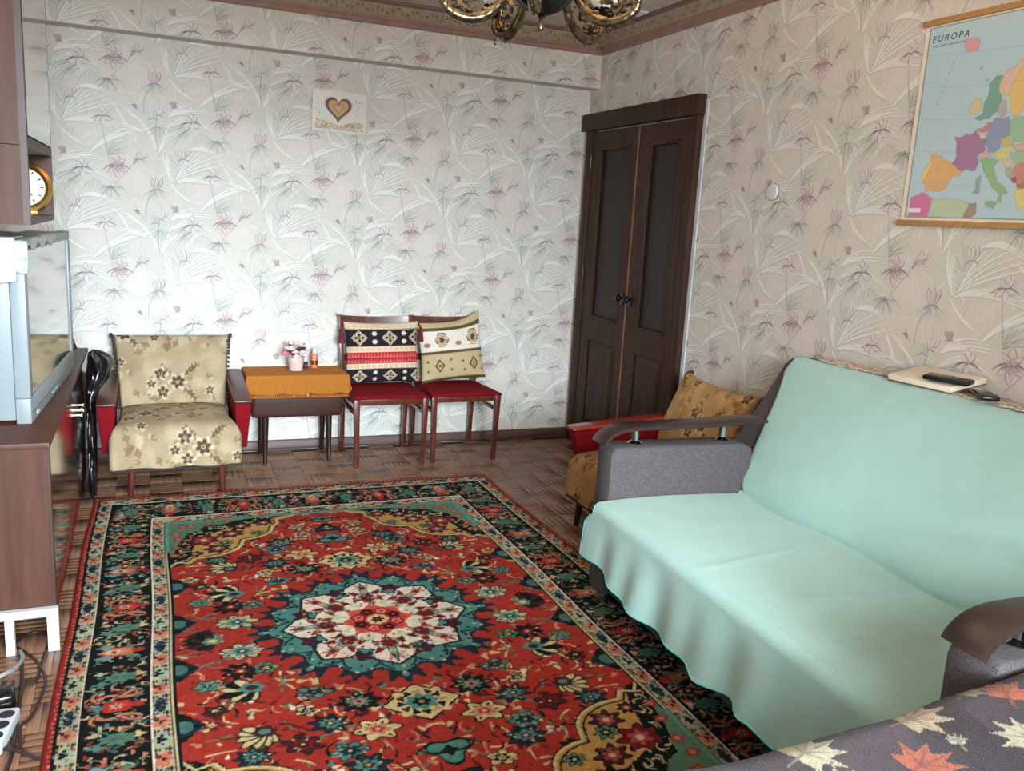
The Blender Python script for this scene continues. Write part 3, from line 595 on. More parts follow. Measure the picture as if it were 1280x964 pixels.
# parquet: tone varies block by block, grain runs along the strip
def parquet_mat():
    m = bpy.data.materials.new('oak_parquet'); m.use_nodes = True; N = m.node_tree.nodes; L = m.node_tree.links; b = N['Principled BSDF']
    b.inputs['Roughness'].default_value = .36; b.inputs['Specular IOR Level'].default_value = .5
    a = N.new('ShaderNodeAttribute'); a.attribute_name = 'Col'
    oi = N.new('ShaderNodeObjectInfo')
    geo = N.new('ShaderNodeNewGeometry')
    sep = N.new('ShaderNodeSeparateColor'); L.new(a.outputs['Color'], sep.inputs[0])   # r: 1 = strips along world x, g: tone
    tex = []
    for sc in ((3, 45, 1), (45, 3, 1)):
        mp = N.new('ShaderNodeMapping'); mp.inputs['Scale'].default_value = sc; L.new(geo.outputs['Position'], mp.inputs[0])
        n = N.new('ShaderNodeTexNoise'); n.inputs['Scale'].default_value = 3; n.inputs['Detail'].default_value = 5; L.new(mp.outputs[0], n.inputs['Vector']); tex.append(n)
    mx = N.new('ShaderNodeMix'); L.new(sep.outputs[0], mx.inputs[0]); L.new(tex[1].outputs[0], mx.inputs[2]); L.new(tex[0].outputs[0], mx.inputs[3])
    r = N.new('ShaderNodeValToRGB'); L.new(mx.outputs[0], r.inputs[0])
    r.color_ramp.elements[0].position = .2; r.color_ramp.elements[1].position = .8
    r.color_ramp.elements[0].color = (*lin(rgb(126, 88, 67)), 1); r.color_ramp.elements[1].color = (*lin(rgb(154, 113, 88)), 1)
    ml = N.new('ShaderNodeMix'); ml.data_type = 'RGBA'; ml.blend_type = 'MULTIPLY'; ml.inputs[0].default_value = 1
    tone = N.new('ShaderNodeMapRange'); tone.inputs[3].default_value = .84; tone.inputs[4].default_value = 1.1; L.new(sep.outputs[1], tone.inputs[0])
    cc = N.new('ShaderNodeCombineColor')
    for k in range(3): L.new(tone.outputs[0], cc.inputs[k])
    L.new(r.outputs[0], ml.inputs[6]); L.new(cc.outputs[0], ml.inputs[7]); L.new(ml.outputs[2], b.inputs['Base Color'])
    return m
M_PARQ = parquet_mat()

# ================================================================== ROOM SHELL
XL, XR, YF, YB, ZC = -.85, 2.59, -.73, 5.105, 2.55
floor = tag(MB().box(XL-.1, XR+.1, YF-.1, YB+.1, -.12, -.006).build('floor', mat('floor_screed', rgb(70, 50, 42), .8)), kind='structure')
ceiling = tag(MB().box(XL-.1, XR+.1, YF-.1, YB+.1, ZC, ZC+.1).build('ceiling', M_CEIL), kind='structure')
wall_back = tag(MB().box(XL-.1, XR+.1, YB, YB+.1, -.006, ZC).build('wall_back', M_WALL), kind='structure')
wall_right = tag(MB().box(XR, XR+.1, YF, YB, -.006, ZC).build('wall_right', M_WALL), kind='structure')
wall_left = tag(MB().box(XL-.1, XL, YF, YB, -.006, ZC).build('wall_left', M_WALL), kind='structure')
WX0, WX1, WZ0, WZ1 = -.35, 1.45, .82, 2.2
wf = MB(); wf.box(XL-.1, XR+.1, YF-.1, YF, -.006, WZ0); wf.box(XL-.1, XR+.1, YF-.1, YF, WZ1, ZC); wf.box(XL-.1, WX0, YF-.1, YF, WZ0, WZ1); wf.box(WX1, XR+.1, YF-.1, YF, WZ0, WZ1)
wall_front = tag(wf.build('wall_front', M_WALL), kind='structure')
win = thing('window_1', 'white framed window letting in daylight', 'window', (0, 0, 0)); del win['category']; del win['label']; win['kind'] = 'structure'
w = MB(); w.box(WX0, WX1, YF-.08, YF-.03, WZ0, WZ0+.06); w.box(WX0, WX1, YF-.08, YF-.03, WZ1-.06, WZ1); w.box(WX0, WX0+.06, YF-.08, YF-.03, WZ0+.06, WZ1-.06); w.box(WX1-.06, WX1, YF-.08, YF-.03, WZ0+.06, WZ1-.06); w.box(.52, .58, YF-.08, YF-.03, WZ0+.06, WZ1-.06)
w.build('window_frame', M_WHITE, win, smooth=False)
for a, b in ((WX0+.06, .52), (.58, WX1-.06)): MB().box(a, b, YF-.058, YF-.052, WZ0+.06, WZ1-.06).build('window_pane', M_PANE, win, smooth=False)
# beam across the back wall
BP, ZBM = .12, 2.2375
beam = tag(MB().box(XL, XR, YB-BP, YB, ZBM, ZC).build('trim_1', M_WALL, smooth=False), kind='structure')
# wallpaper strips
U_SH = (.485-.577-.0) % WW
usb = (.4880-(.577-(XR-2*WW))) % WW         # pattern phase on the back wall
ZPH = -1.261-(555-25-180-.045*210)*WH/474
mA = strip_mesh('wallpaper_strip', ZPH, 0, 2.46, usb); mB = strip_mesh('wallpaper_strip', ZPH, 0, 2.46, usb+WW)
bA = strip_mesh('wallpaper_strip', ZPH+.1, ZBM+.002, 2.44, usb); bB = strip_mesh('wallpaper_strip', ZPH+.1, ZBM+.002, 2.44, usb+WW)
for k in range(6):
    o = link(bpy.data.objects.new('wallpaper_strip', mA if k % 2 else mB), wall_back); o.location = (XR-WW*(k+1), YB, 0)
    o = link(bpy.data.objects.new('wallpaper_strip', bA if k % 2 else bB), beam); o.location = (XR-WW*(k+1), YB-BP, 0)
for k in range(11):
    o = link(bpy.data.objects.new('wallpaper_strip', mA if k % 2 else mB), wall_right); o.location = (XR, YB-WW*k-.03, 0); o.rotation_euler = (0, 0, -math.pi/2)
    if k == 10: o.scale = ((YB-.03-WW*10-YF)/WW, 1, 1)
mC = strip_mesh('wallpaper_strip', ZPH, 0, 2.46, usb+2*WW-.242, .242); bC = strip_mesh('wallpaper_strip', ZPH+.1, ZBM+.002, 2.44, usb+2*WW-.242, .242)
o = link(bpy.data.objects.new('wallpaper_strip', mC), wall_back); o.location = (XR-WW*6-.242, YB, 0)
o = link(bpy.data.objects.new('wallpaper_strip', bC), beam); o.location = (XR-WW*6-.242, YB-BP, 0)
for k in range(10):
    o = link(bpy.data.objects.new('wallpaper_strip', mA if k % 2 else mB), wall_left); o.location = (XL, YF+.002+WW*k, 0); o.rotation_euler = (0, 0, math.pi/2)
# cornices: three stepped bands each
def cornice(name, axis, base, a0, a1, sgn):
    root = bpy.data.objects.new(name, None); COL.objects.link(root); root['kind'] = 'structure'
    prof = [('cornice_lower_band', M_CORN1, [(0, 2.431), (.010, 2.431), (.014, 2.436), (.016, 2.452), (.020, 2.455), (.026, 2.472), (.026, 2.477), (0, 2.477)]),
            ('cornice_relief_band', M_CORN2, [(0, 2.477), (.030, 2.477), (.034, 2.484), (.060, 2.520), (.064, 2.528), (0, 2.528)]),
            ('cornice_upper_band', M_CORN3, [(0, 2.528), (.070, 2.528), (.078, 2.535), (.080, ZC), (0, ZC)])]
    for n, m, p in prof:
        poly = [(base+sgn*d, z) for d, z in p]; MB().prism(poly, axis, a0, a1).build(n, m, root)
    b = MB(); k = 0; a = a0+.04
    while a < a1-.03:
        t = .5+.25*math.sin(k*1.7); d = .030+.034*t; z = 2.477+.048*t
        c = [0, 0, z]; c[axis] = a; c[1-axis] = base+sgn*(d+.001)
        b.ball(c, .012, (1.0, 1.0, .55) if k % 2 else (.6, .6, 1), seg=6); a += .028; k += 1
    tag(b.build('cornice_ornament', mat('cornice_relief', rgb(140, 120, 102), .6), root), kind='stuff')
cornice('trim_2', 0, YB-BP, XL, XR, -1); cornice('trim_3', 1, XR, YF, YB-BP, -1)
MB().prism([(YB, 0), (YB-.016, 0), (YB-.016, .048), (YB-.010, .058), (YB, .06)], 0, XL, XR-.002).build('baseboard_back', M_BASE)
MB().prism([(XR, 0), (XR-.016, 0), (XR-.016, .048), (XR-.010, .058), (XR, .06)], 1, YF, 3.80).build('baseboard_right', M_BASE)
for n in ('baseboard_back', 'baseboard_right'): bpy.data.objects[n]['kind'] = 'structure'
# parquet in basket weave: the 300 strips that show largest are parts, the rest is one mesh
SQ, SW = .155, .031
def strip_box(L_, W_, g=.0005):
    b = .0012; x0, x1, y0, y1 = -L_/2+g, L_/2-g, -W_/2+g, W_/2-g
    V = [(x0, y0, -.006), (x1, y0, -.006), (x1, y1, -.006), (x0, y1, -.006), (x0, y0, -b), (x1, y0, -b), (x1, y1, -b), (x0, y1, -b), (x0+b, y0+b, 0), (x1-b, y0+b, 0), (x1-b, y1-b, 0), (x0+b, y1-b, 0)]
    Fq = [(0, 1, 5, 4), (1, 2, 6, 5), (2, 3, 7, 6), (3, 0, 4, 7), (4, 5, 9, 8), (5, 6, 10, 9), (6, 7, 11, 10), (7, 4, 8, 11), (8, 9, 10, 11)]
    return np.array(V, float), np.array(Fq)
cand = []
for iy in range(-22, 18):
    for ix in range(-4, 20):
        X0, Y0 = -.334+ix*SQ, 2.555+iy*SQ
        if X0+SQ < XL or X0 > XR or Y0+SQ < YF or Y0 > YB: continue
        along_x = (ix+iy) % 2 == 0
        for k in range(5):
            c = (X0+SQ/2, Y0+(k+.5)*SW) if along_x else (X0+(k+.5)*SW, Y0+SQ/2)
            lx, ly = (SQ, SW) if along_x else (SW, SQ)
            if c[0]-lx/2 < XL-.02 or c[0]+lx/2 > XR+.02 or c[1]-ly/2 < YF-.02 or c[1]+ly/2 > YB+.02: continue
            v = Vector((c[0], c[1], -CAM_H)); d = v.dot(cF); vis = 0
            if d > .3:
                px, py = 640+F_PX*v.dot(cR)/d, 482-F_PX*v.dot(cU)/d
                hid = (-.28 < c[0] < 1.71 and c[1] < 4.35) or c[0] < -.5 or (c[0] < -.28 and c[1] > 2.9) or (c[0] > 1.5 and c[1] < 3.0) or (c[0] > 1.9 and c[1] < 3.62) or (-.3 < c[0] < .45 and c[1] > 4.5)
                if 0 < px < 1280 and 0 < py < 964 and not hid: vis = SQ*SW*(CAM_H/v.length)/d**2
            cand.append((vis, c, along_x))
cand.sort(key=lambda q: -q[0])
pv, pf = strip_box(SQ, SW); tones = []
for ax in (0, 1):
    for q in range(12):
        V = pv if ax else pv[:, [1, 0, 2]]*np.array([1, -1, 1])
        tones.append(mesh_np('parquet_strip', V, pf, M_PARQ, np.tile((ax, q/11, 0), (len(V), 1)), smooth=False))
rv, rf, rc = [], [], []
for n, (vis, c, ax) in enumerate(cand):
    t = rnd.random()
    if n < 300 and vis > 0:
        o = link(bpy.data.objects.new('parquet_strip', tones[(12 if ax else 0)+int(t*11.99)]), floor); o.location = (c[0], c[1], rnd.uniform(-.0004, 0))
    else:
        V = (pv if ax else pv[:, [1, 0, 2]]*np.array([1, -1, 1]))+np.array([c[0], c[1], rnd.uniform(-.0004, 0)])
        rf.append(pf+len(rv)*len(pv)); rv.append(V); rc.append(np.tile((1 if ax else 0, t, 0), (len(V), 1)))
o = link(bpy.data.objects.new('parquet_field', mesh_np('parquet_field', np.concatenate(rv), np.concatenate(rf), M_PARQ, np.concatenate(rc), smooth=False)), floor); o['kind'] = 'stuff'

# ================================================================== RUG
RC = rug_canvas()
def build_rug():
    cx, cy = .715, 2.775; x = np.linspace(-.985, .985, RC.W+1); y = np.linspace(-1.565, 1.565, RC.H+1); X, Y = np.meshgrid(x, y)
    edge = np.minimum(np.minimum(.985-np.abs(X), 1.565-np.abs(Y))/.01, 1)
    Z = .002+.009*np.sqrt(np.clip(edge, 0, 1))+.0014*nrs.rand(*X.shape)*(edge > .5)+.0025*vnoise(X, Y, .25, 9)
    bow = .012*np.sin((Y+1.565)/3.13*math.pi)*(X/.985)
    cols = RC.sample(np.clip(X, -.984, .984), np.clip(Y, -1.564, 1.564))
    o = grid_obj('area_rug', np.stack([X+bow+.004*np.sin(Y*5), Y, Z], -1), M_RUG, None, cols); o.location = (cx, cy, .0005)
    tag(o, 'red oriental patterned rug with a white star medallion and dark floral border', 'rug')
build_rug()

# ================================================================== DOOR in the wall on the right
door = bpy.data.objects.new('door_1', None); COL.objects.link(door); door['kind'] = 'structure'
DX = XR-.0016
def dbox(b, d0, d1, y0, y1, z0, z1, bev=0): return b.box(DX-d1, DX-d0, y0, y1, z0, z1, bev)
b = MB(); dbox(b, 0, .038, 3.825, 3.885, 0, 1.985, .004); dbox(b, 0, .038, 4.975, 5.04, 0, 1.985, .004); b.build('door_casing', M_DOORW, door)
dbox(MB(), 0, .055, 3.815, 5.085, 1.985, 2.085, .004).build('door_header', M_DOORW, door)
dbox(MB(), 0, .006, 3.795, 3.823, 0, 2.06).build('plaster_strip', M_WHITE, door, smooth=False)
for y0, y1, gy0, gy1, nm in ((3.89, 4.40, 3.975, 4.285, 0), (4.415, 4.97, 4.50, 4.86, 1)):
    leaf = bpy.data.objects.new('door_leaf', None); COL.objects.link(leaf); leaf.parent = door
    b = MB()
    dbox(b, .002, .026, y0, gy0, .01, 1.975); dbox(b, .002, .026, gy1, y1, .01, 1.975)
    for z0, z1 in ((1.875, 1.975), (.70, .84), (.01, .15)): dbox(b, .002, .026, gy0, gy1, z0, z1)
    b.build('leaf_frame', M_DOORW, leaf, smooth=False)
    dbox(MB(), .004, .010, gy0, gy1, .84, 1.875).build('leaf_glass', M_DGLASS, leaf, smooth=False)
    b = MB()
    for a0, a1, c0, c1 in ((gy0, gy0+.016, .84, 1.875), (gy1-.016, gy1, .84, 1.875), (gy0, gy1, .84, .856), (gy0, gy1, 1.859, 1.875)): dbox(b, .010, .030, a0, a1, c0, c1, .004)
    b.build('glazing_bead', M_DOORW, leaf)
    b = MB(); dbox(b, .002, .012, gy0, gy1, .15, .70)
    y_, Y_, z_, Z_ = gy0+.045, gy1-.045, .195, .655
    b.hexa([(DX-.012, gy0+.01, .16), (DX-.012, gy1-.01, .16), (DX-.012, gy1-.01, .69), (DX-.012, gy0+.01, .69), (DX-.026, y_, z_), (DX-.026, Y_, z_), (DX-.026, Y_, Z_), (DX-.026, y_, Z_)])
    b.build('leaf_panel', M_DOORW, leaf, smooth=False)
    ky = 4.36 if not nm else 4.455
    b = MB(); b.tube([(DX-.024, ky, 1.0), (DX-.05, ky, 1.0)], .008, 10); b.ball((DX-.058, ky, 1.0), .022, (.7, 1, 1), 14)
    dbox(b, .026, .03, ky-.02, ky+.02, .96, 1.04, .001); b.build('door_knob', M_DKBRONZE, leaf)
    if nm == 0: continue
    for hz in (.3, 1.1, 1.8):
        MB().tube([(DX-.03, 4.974, hz-.04), (DX-.03, 4.974, hz+.04)], .006, 8).build('door_hinge', M_DKBRONZE, leaf)
dbox(MB(), .002, .030, 4.4005, 4.4145, .01, 1.975).build('meeting_strip', M_DOORL, door, smooth=False)

# ================================================================== ARMCHAIRS
PC = plush_canvas()
def make_armchair(label, golden=False, seed=0):
    """faces -y, origin on the floor under the middle"""
    t = thing('armchair', label, 'armchair')
    tint = np.array((1, 1, 1)) if not golden else np.array((1.10, .84, .56))  # same plush on both chairs; the gold tint paints in differing light
    for sx in (-1, 1):
        MB().tube([(sx*.205, -.262, .15), (sx*.212, -.275, 0)], [.019, .013], 12).build('leg', M_CHAIRW if not golden else M_DARKW, t)
        MB().tube([(sx*.22, .24, .16), (sx*.225, .262, 0)], [.019, .013], 12).build('leg', M_CHAIRW if not golden else M_DARKW, t)
    MB().box(-.275, .275, -.255, .26, .148, .20, .006).build('frame', M_DARKW, t)
    # seat under its floral cover: front roll, top, front drop
    s = np.array([[.17, .345], [.10, .352], [0, .356], [-.12, .352], [-.20, .344], [-.25, .333], [-.278, .315], [-.295, .285], [-.303, .25], [-.306, .20], [-.305, .15], [-.298, .140]])
    s = np.array([[p.x, p.y] for p in spline([(a, c, 0) for a, c in s], 10)]); L = np.concatenate([[0], np.cumsum(np.hypot(*np.diff(s, axis=0).T))])
    nx = 150; u = np.linspace(-1, 1, nx); P = np.zeros((len(s), nx, 3)); UV = np.zeros((len(s), nx, 2))
    for i, (y, z) in enumerate(s):
        half = .262+.043*np.clip((-.14-y)/.15, 0, 1); P[i, :, 0] = u*half; crown = .022*(1-u**4)*(.4+.6*min(1, max(0, (z-.24)/.08)))
        e = np.clip((np.abs(u)-.93)/.07, 0, 1)
        kz = min(1, max(0, (z-.19)/.13)); ky = min(1, max(0, (.345-z)/.06)); P[i, :, 1] = y+(e**2)*.025*ky-crown*.4*ky; P[i, :, 2] = z+crown*.8*kz-(e**2)*.03*kz+.004*np.sin(u*9+seed)*(z < .16)
        UV[i, :, 0] = u*half+.31; UV[i, :, 1] = .9-L[i]
    seat = grid_obj('seat', P, M_PLUSH, t, PC.sample(UV[..., 0]+seed*.2, UV[..., 1]+seed*.13)*tint, flip=True, thick=.02)
    b = MB()
    for q in range(46): x = -.3+.6*q/45; b.ball((x, -.303+.02*max(0, (abs(x)-.27)/.03), .135), .0075, seg=6)
    for sx in (-1, 1):
        for q in range(11): b.ball((sx*.302, -.272, .145+q*.013), .006, seg=6)
    o = b.build('fringe', M_FRINGE, seat); o['kind'] = 'stuff'
    MB().box(-.262, .262, -.27, .2, .19, .335, .02).build('cushion', mat('beige_ticking', rgb(150, 130, 100), .9), seat)
    # backrest
    prof = [(.150, .34), (.168, .42), (.200, .50), (.240, .58), (.275, .645), (.297, .685), (.318, .702), (.345, .698)]
    prof = np.array([[p.x, p.y] for p in spline([(a, c, 0) for a, c in prof], 14)]); L = np.concatenate([[0], np.cumsum(np.hypot(*np.diff(prof, axis=0).T))])
    P = np.zeros((len(prof), nx, 3)); UV = np.zeros((len(prof), nx, 2))
    for i, (y, z) in enumerate(prof):
        f = i/(len(prof)-1); half = .262+.038*f; P[i, :, 0] = u*half; puff = .02*(1-u**4)*math.sin(math.pi*min(f*1.1, 1))
        e = np.clip((np.abs(u)-.94)/.06, 0, 1)**2
        P[i, :, 1] = y-puff+e*.03; P[i, :, 2] = z+(0 if not golden else .03*(u**2-.3)*f*f)
        UV[i, :, 0] = u*half+.31; UV[i, :, 1] = L[i]+.02
    back = grid_obj('backrest', P, M_PLUSH, t, PC.sample(UV[..., 0]+seed*.33+.1, UV[..., 1]+seed*.2+.2)*tint, thick=.02)
    MB().hexa([(-.255, .185, .2), (.255, .185, .2), (.255, .29, .2), (-.255, .29, .2), (-.285, .325, .685), (.285, .325, .685), (.285, .358, .685), (-.285, .358, .685)], .012).build('back_frame', M_FRINGE, back)
    b = MB()
    for sx in (-1, 1):
        for q in range(26):
            f = q/25; i = int(f*(len(prof)-1)); b.ball((sx*(.268+.038*f), prof[i, 0]+.025, prof[i, 1]+(.021*f*f if golden else 0)), .0085, (.9, 1, 1), seg=6)
    o = b.build('fringe', M_FRINGE, back); o['kind'] = 'stuff'
    # arms
    for sx in (-1, 1):
        x0, x1, b0, b1 = .270, .350, .290, .335
        pts = [(sx*b0, -.215, .20), (sx*b1, -.215, .20), (sx*b1, .26, .17), (sx*b0, .26, .17), (sx*x0, -.285, .445), (sx*x1, -.285, .445), (sx*x1, .315, .495), (sx*x0, .315, .495)]
        arm = MB().hexa(pts, .008).build('arm', M_RED, t)
        pts = [(sx*(x0-.004), -.292, .446), (sx*(x1+.004), -.292, .446), (sx*(x1+.004), .325, .497), (sx*(x0-.004), .325, .497), (sx*(x0-.004), -.292, .462), (sx*(x1+.004), -.292, .462), (sx*(x1+.004), .325, .513), (sx*(x0-.004), .325, .513)]
        MB().hexa(pts, .006).build('armrest', mat('arm_varnish', rgb(92, 50, 36), .35, noise=(6, 4), color2=rgb(70, 36, 26), spec=.35) if not golden else mat('red_lacquer', rgb(150, 44, 30), .25, coat=.6), arm)
    return t
ac = make_armchair('floral beige armchair with red sides beside the orange-covered table'); ac.location = (.105, 4.665, 0)
ac2 = make_armchair('floral armchair tinted for golden light with red arms squeezed between door and mint sofa', True, 1); ac2.location = (2.13, 3.285, 0); ac2.rotation_euler = (0, 0, -math.pi/2)

# ================================================================== SIDE TABLE
t = thing('side_table', 'small dark wood side table on tapered legs under an orange cloth', 'table', (.750, 4.935, 0))
for sx in (-1, 1):
    for sy in (-1, 1):
        MB().tube([(sx*.175, sy*.095, .27), (sx*.178, sy*.118, 0)], [.021, .011], 12).build('leg', M_DARKW, t)
MB().box(-.255, .255, -.132, .132, .262, .488, .028, 4).build('body', M_TABW, t)
for x in (-.026, .052): MB().box(x-.005, x+.005, -.143, -.1325, .385, .44, .003).build('door_pull', M_IVORY, t)
MB().box(-.0012, .0012, -.1332, -.1322, .29, .48).build('door_seam', M_DARKW, t)
MB().box(-.268, .268, -.142, .142, .489, .505, .006).build('tabletop', M_TABW, t)
MB().box(-.25, .25, .146, .152, .47, .522, .002).build('back_lip', M_IVORY, t)
# cloth: top plus front and side drops with a scalloped hem
nx, ny = 121, 61; u = np.linspace(-1, 1, nx); v = np.linspace(0, 1, ny); U, V = np.meshgrid(u, v)
ex = np.clip((np.abs(U)-.86)/.14, 0, 1); ey = np.clip((V-.62)/.38, 0, 1)
X = np.sign(U)*np.minimum(np.abs(U)/.86, 1)*.272+np.sign(U)*(.006+.012*ex)*(ex > 0); Y = .145-np.minimum(V/.62, 1)*.290-(.006+.012*ey)*(ey > 0)
drop = np.maximum(.075*ex, .105*ey)
Z = .508+.002*np.sin(Y*160)-drop+.004*np.sin(U*13+V*5)*ey
Y = Y-.006*np.sin(U*24)*ey
cl = grid_obj('tablecloth', np.stack([X, Y, Z], -1), M_OCHRE, None, flip=True, thick=.002); cl.location = (.750, 4.935, 0)
tag(cl, 'orange ribbed tablecloth draped over the small dark side table', 'tablecloth')
b = MB()
for q in range(56):
    x = -.283+.566*q/55; b.tube(spline([(x-.0055, -.166, .404), (x-.003, -.168, .388), (x+.003, -.168, .388), (x+.0055, -.166, .404)], 3), .0022, 5)
for sx in (-1, 1):
    for q in range(22): y = -.15+.28*q/21; b.tube(spline([(sx*.291, y-.006, .436), (sx*.292, y-.003, .42), (sx*.292, y+.003, .42), (sx*.291, y+.006, .436)], 3), .0022, 5)
tag(b.build('scalloped_fringe', mat('orange_crochet', rgb(190, 108, 34), .9), cl), kind='stuff')
# flower pot
t = thing('flower_pot', 'pale pink pot of artificial pink roses on the orange tablecloth', 'plant', (.753, 4.925, .512))
MB().lathe([(.001, 0), (.036, 0), (.038, .004), (.046, .066), (.049, .078), (.044, .078), (.040, .062), (.001, .062)], seg=24, flute=.03, nf=8).build('pot', mat('pink_marbled_pot', rgb(226, 200, 192), .5, noise=(30, 4), color2=rgb(206, 172, 168)), t)
pinks = [mat('petal_blush', rgb(236, 196, 200), .7), mat('petal_pink', rgb(226, 120, 160), .7), mat('petal_cream', rgb(238, 224, 206), .7)]
leafm = mat('dark_leaf', rgb(66, 62, 54), .7, noise=(40, 2), color2=rgb(50, 40, 40))
def blossom(c, r, m):
    b = MB()
    for k in range(3):
        n = 3+2*k
        for q in range(n):
            a = 2*math.pi*q/n+k*.6; tilt = .25+.45*k; d = r*(.12+.30*k)
            b.ball((c[0]+d*math.cos(a), c[1]+d*math.sin(a)*.9, c[2]+r*(.25-.16*k)), r*.5, (.5, .95, 1), 8, Matrix.Rotation(a, 4, 'Z') @ Matrix.Rotation(tilt, 4, 'Y'))
    b.build('blossom', m, t)
for c, r, m in (((-.03, -.02, .125), .024, 0), ((-.008, -.03, .108), .02, 0), ((-.062, -.01, .098), .021, 1), ((.032, -.028, .105), .02, 0), ((.008, .005, .15), .022, 0), ((-.035, .02, .15), .02, 2), ((.035, .0, .145), .016, 2), ((-.05, -.012, .128), .017, 0), ((.062, -.005, .118), .016, 0), ((-.002, -.038, .083), .018, 2)): blossom(c, r, pinks[m])
b = MB()
for q in range(9): a = q*.7; b.tube([(0, 0, .05), (.03*math.cos(a), .03*math.sin(a), .11)], .0022, 5)
b.build('stem', leafm, t)
for q in range(18):
    a = q*2.4; r1 = rnd.uniform(.045, .08); zz = rnd.uniform(.085, .16); b = MB()
    p = bez((0, 0, .07), (.04*math.cos(a), .03*math.sin(a), zz+.02), (r1*math.cos(a), r1*.8*math.sin(a), zz), 8); nrm = Vector((-math.sin(a), math.cos(a), .2))
    vv = []
    for i, q_ in enumerate(p):
        f = i/7; wd = .016*math.sin(math.pi*max(0, (f-.25)/.75)) if f > .25 else .0008
        vv.append((b.bm.verts.new(Vector(q_)+nrm*wd), b.bm.verts.new(Vector(q_)+Vector((0, 0, .003))), b.bm.verts.new(Vector(q_)-nrm*wd)))
    for i in range(7):
        for k in range(2): b.bm.faces.new([vv[i][k], vv[i][k+1], vv[i+1][k+1], vv[i+1][k]])
    b.build('leaf', leafm, t)
t = thing('spray_bottle', 'slim red and gold bottle with white cap by the pink pot', 'bottle', (.868, 4.99, .5125))
MB().lathe([(.001, 0), (.019, 0), (.020, .004), (.020, .072), (.017, .08), (.012, .083)], seg=20).build('bottle_body', mat('red_label', rgb(200, 84, 76), .35, noise=(60, 2), color2=rgb(226, 150, 110)), t)
MB().lathe([(.012, .083), (.0125, .083), (.011, .11), (.006, .116), (.001, .117)], seg=16).build('cap', M_WHITE, t)
MB().lathe([(.0203, .02), (.0204, .02), (.0204, .045), (.0203, .045)], seg=20).build('label_band', M_GOLD, t)
t = thing('small_jar', 'tiny dark brown jar between the pink pot and the red bottle', 'jar', (.815, 4.975, .5125))
MB().lathe([(.001, 0), (.013, 0), (.0145, .004), (.0145, .024), (.012, .028)], seg=18).build('jar_body', mat('brown_glass', rgb(70, 46, 44), .2), t)
MB().lathe([(.0125, .028), (.0135, .028), (.0135, .037), (.001, .038)], seg=18).build('lid', mat('dark_lid', rgb(48, 40, 42), .4), t)

# ================================================================== CHAIRS
def make_chair(label, loc, rz):
    t = thing('dining_chair', label, 'chair', loc, rz, None)
    for sx in (-1, 1):
        MB().hexa([(sx*.190-.012, -.208, 0), (sx*.190+.012, -.208, 0), (sx*.190+.012, -.184, 0), (sx*.190-.012, -.184, 0), (sx*.198-.017, -.220, .405), (sx*.198+.017, -.220, .405), (sx*.198+.017, -.184, .405), (sx*.198-.017, -.184, .405)], .003).build('leg', M_CHAIRW, t)
        leg = MB(); leg.hexa([(sx*.19-.013, .20, 0), (sx*.19+.013, .20, 0), (sx*.19+.013, .228, 0), (sx*.19-.013, .228, 0), (sx*.195-.015, .178, .42), (sx*.195+.015, .178, .42), (sx*.195+.015, .21, .42), (sx*.195-.015, .21, .42)], .003)
        leg.hexa([(sx*.195-.015, .178, .42), (sx*.195+.015, .178, .42), (sx*.195+.015, .21, .42), (sx*.195-.015, .21, .42), (sx*.212-.011, .222, .815), (sx*.212+.011, .222, .815), (sx*.212+.011, .243, .815), (sx*.212-.011, .243, .815)], .003)
        leg.build('leg', M_CHAIRW, t)
        MB().box(sx*.196-.009, sx*.196+.009, -.185, .18, .295, .32, .003).build('stretcher', M_CHAIRW, t)
        MB().box(sx*.2-.010, sx*.2+.010, -.185, .18, .362, .405, .002).build('seat_rail', M_CHAIRW, t)
    MB().box(-.182, .182, -.218, -.196, .362, .405, .002).build('seat_rail', M_CHAIRW, t)
    MB().box(-.18, .18, .182, .205, .362, .405, .002).build('seat_rail', M_CHAIRW, t)
    n = 22; u = np.linspace(-1, 1, n); U, V = np.meshgrid(u, u); e = (1-np.abs(U)**6)*(1-np.abs(V)**6)
    P = np.stack([U*(.218-.008*(V+1)), V*.205-.018, .406+.014*e**.5], -1)
    grid_obj('seat', P, M_RED, t, thick=.012)
    for z0, z1, y, nm in ((.765, .812, .223, 'top_rail'), (.545, .585, .194, 'back_rail')):
        nn = 16; pts = np.linspace(-.2, .2, nn); b = MB(); vs = []
        for x in pts:
            yy = y+.016*(1-(x/.2)**2); vs.append([b.bm.verts.new(p) for p in ((x, yy-.009, z0), (x, yy+.009, z0), (x, yy+.009+.004, z1-.008*(1-(x/.2)**2)), (x, yy-.009+.004, z1-.008*(1-(x/.2)**2)))])
        for i in range(nn-1):
            for k in range(4): b.bm.faces.new([vs[i][k], vs[i][(k+1) % 4], vs[i+1][(k+1) % 4], vs[i+1][k]])
        b.bm.faces.new(vs[0]); b.bm.faces.new(vs[-1][::-1]); bmesh.ops.recalc_face_normals(b.bm, faces=b.bm.faces[:]); b.build(nm, M_CHAIRW, t)
    return t
ch1 = make_chair('red seated wooden chair next to the table, holding the black cushion', (1.236, 4.828, 0), 0)
ch2 = make_chair('red seated wooden chair farther from the table, holding the beige cushion', (1.682, 4.85, 0), math.radians(1.5))
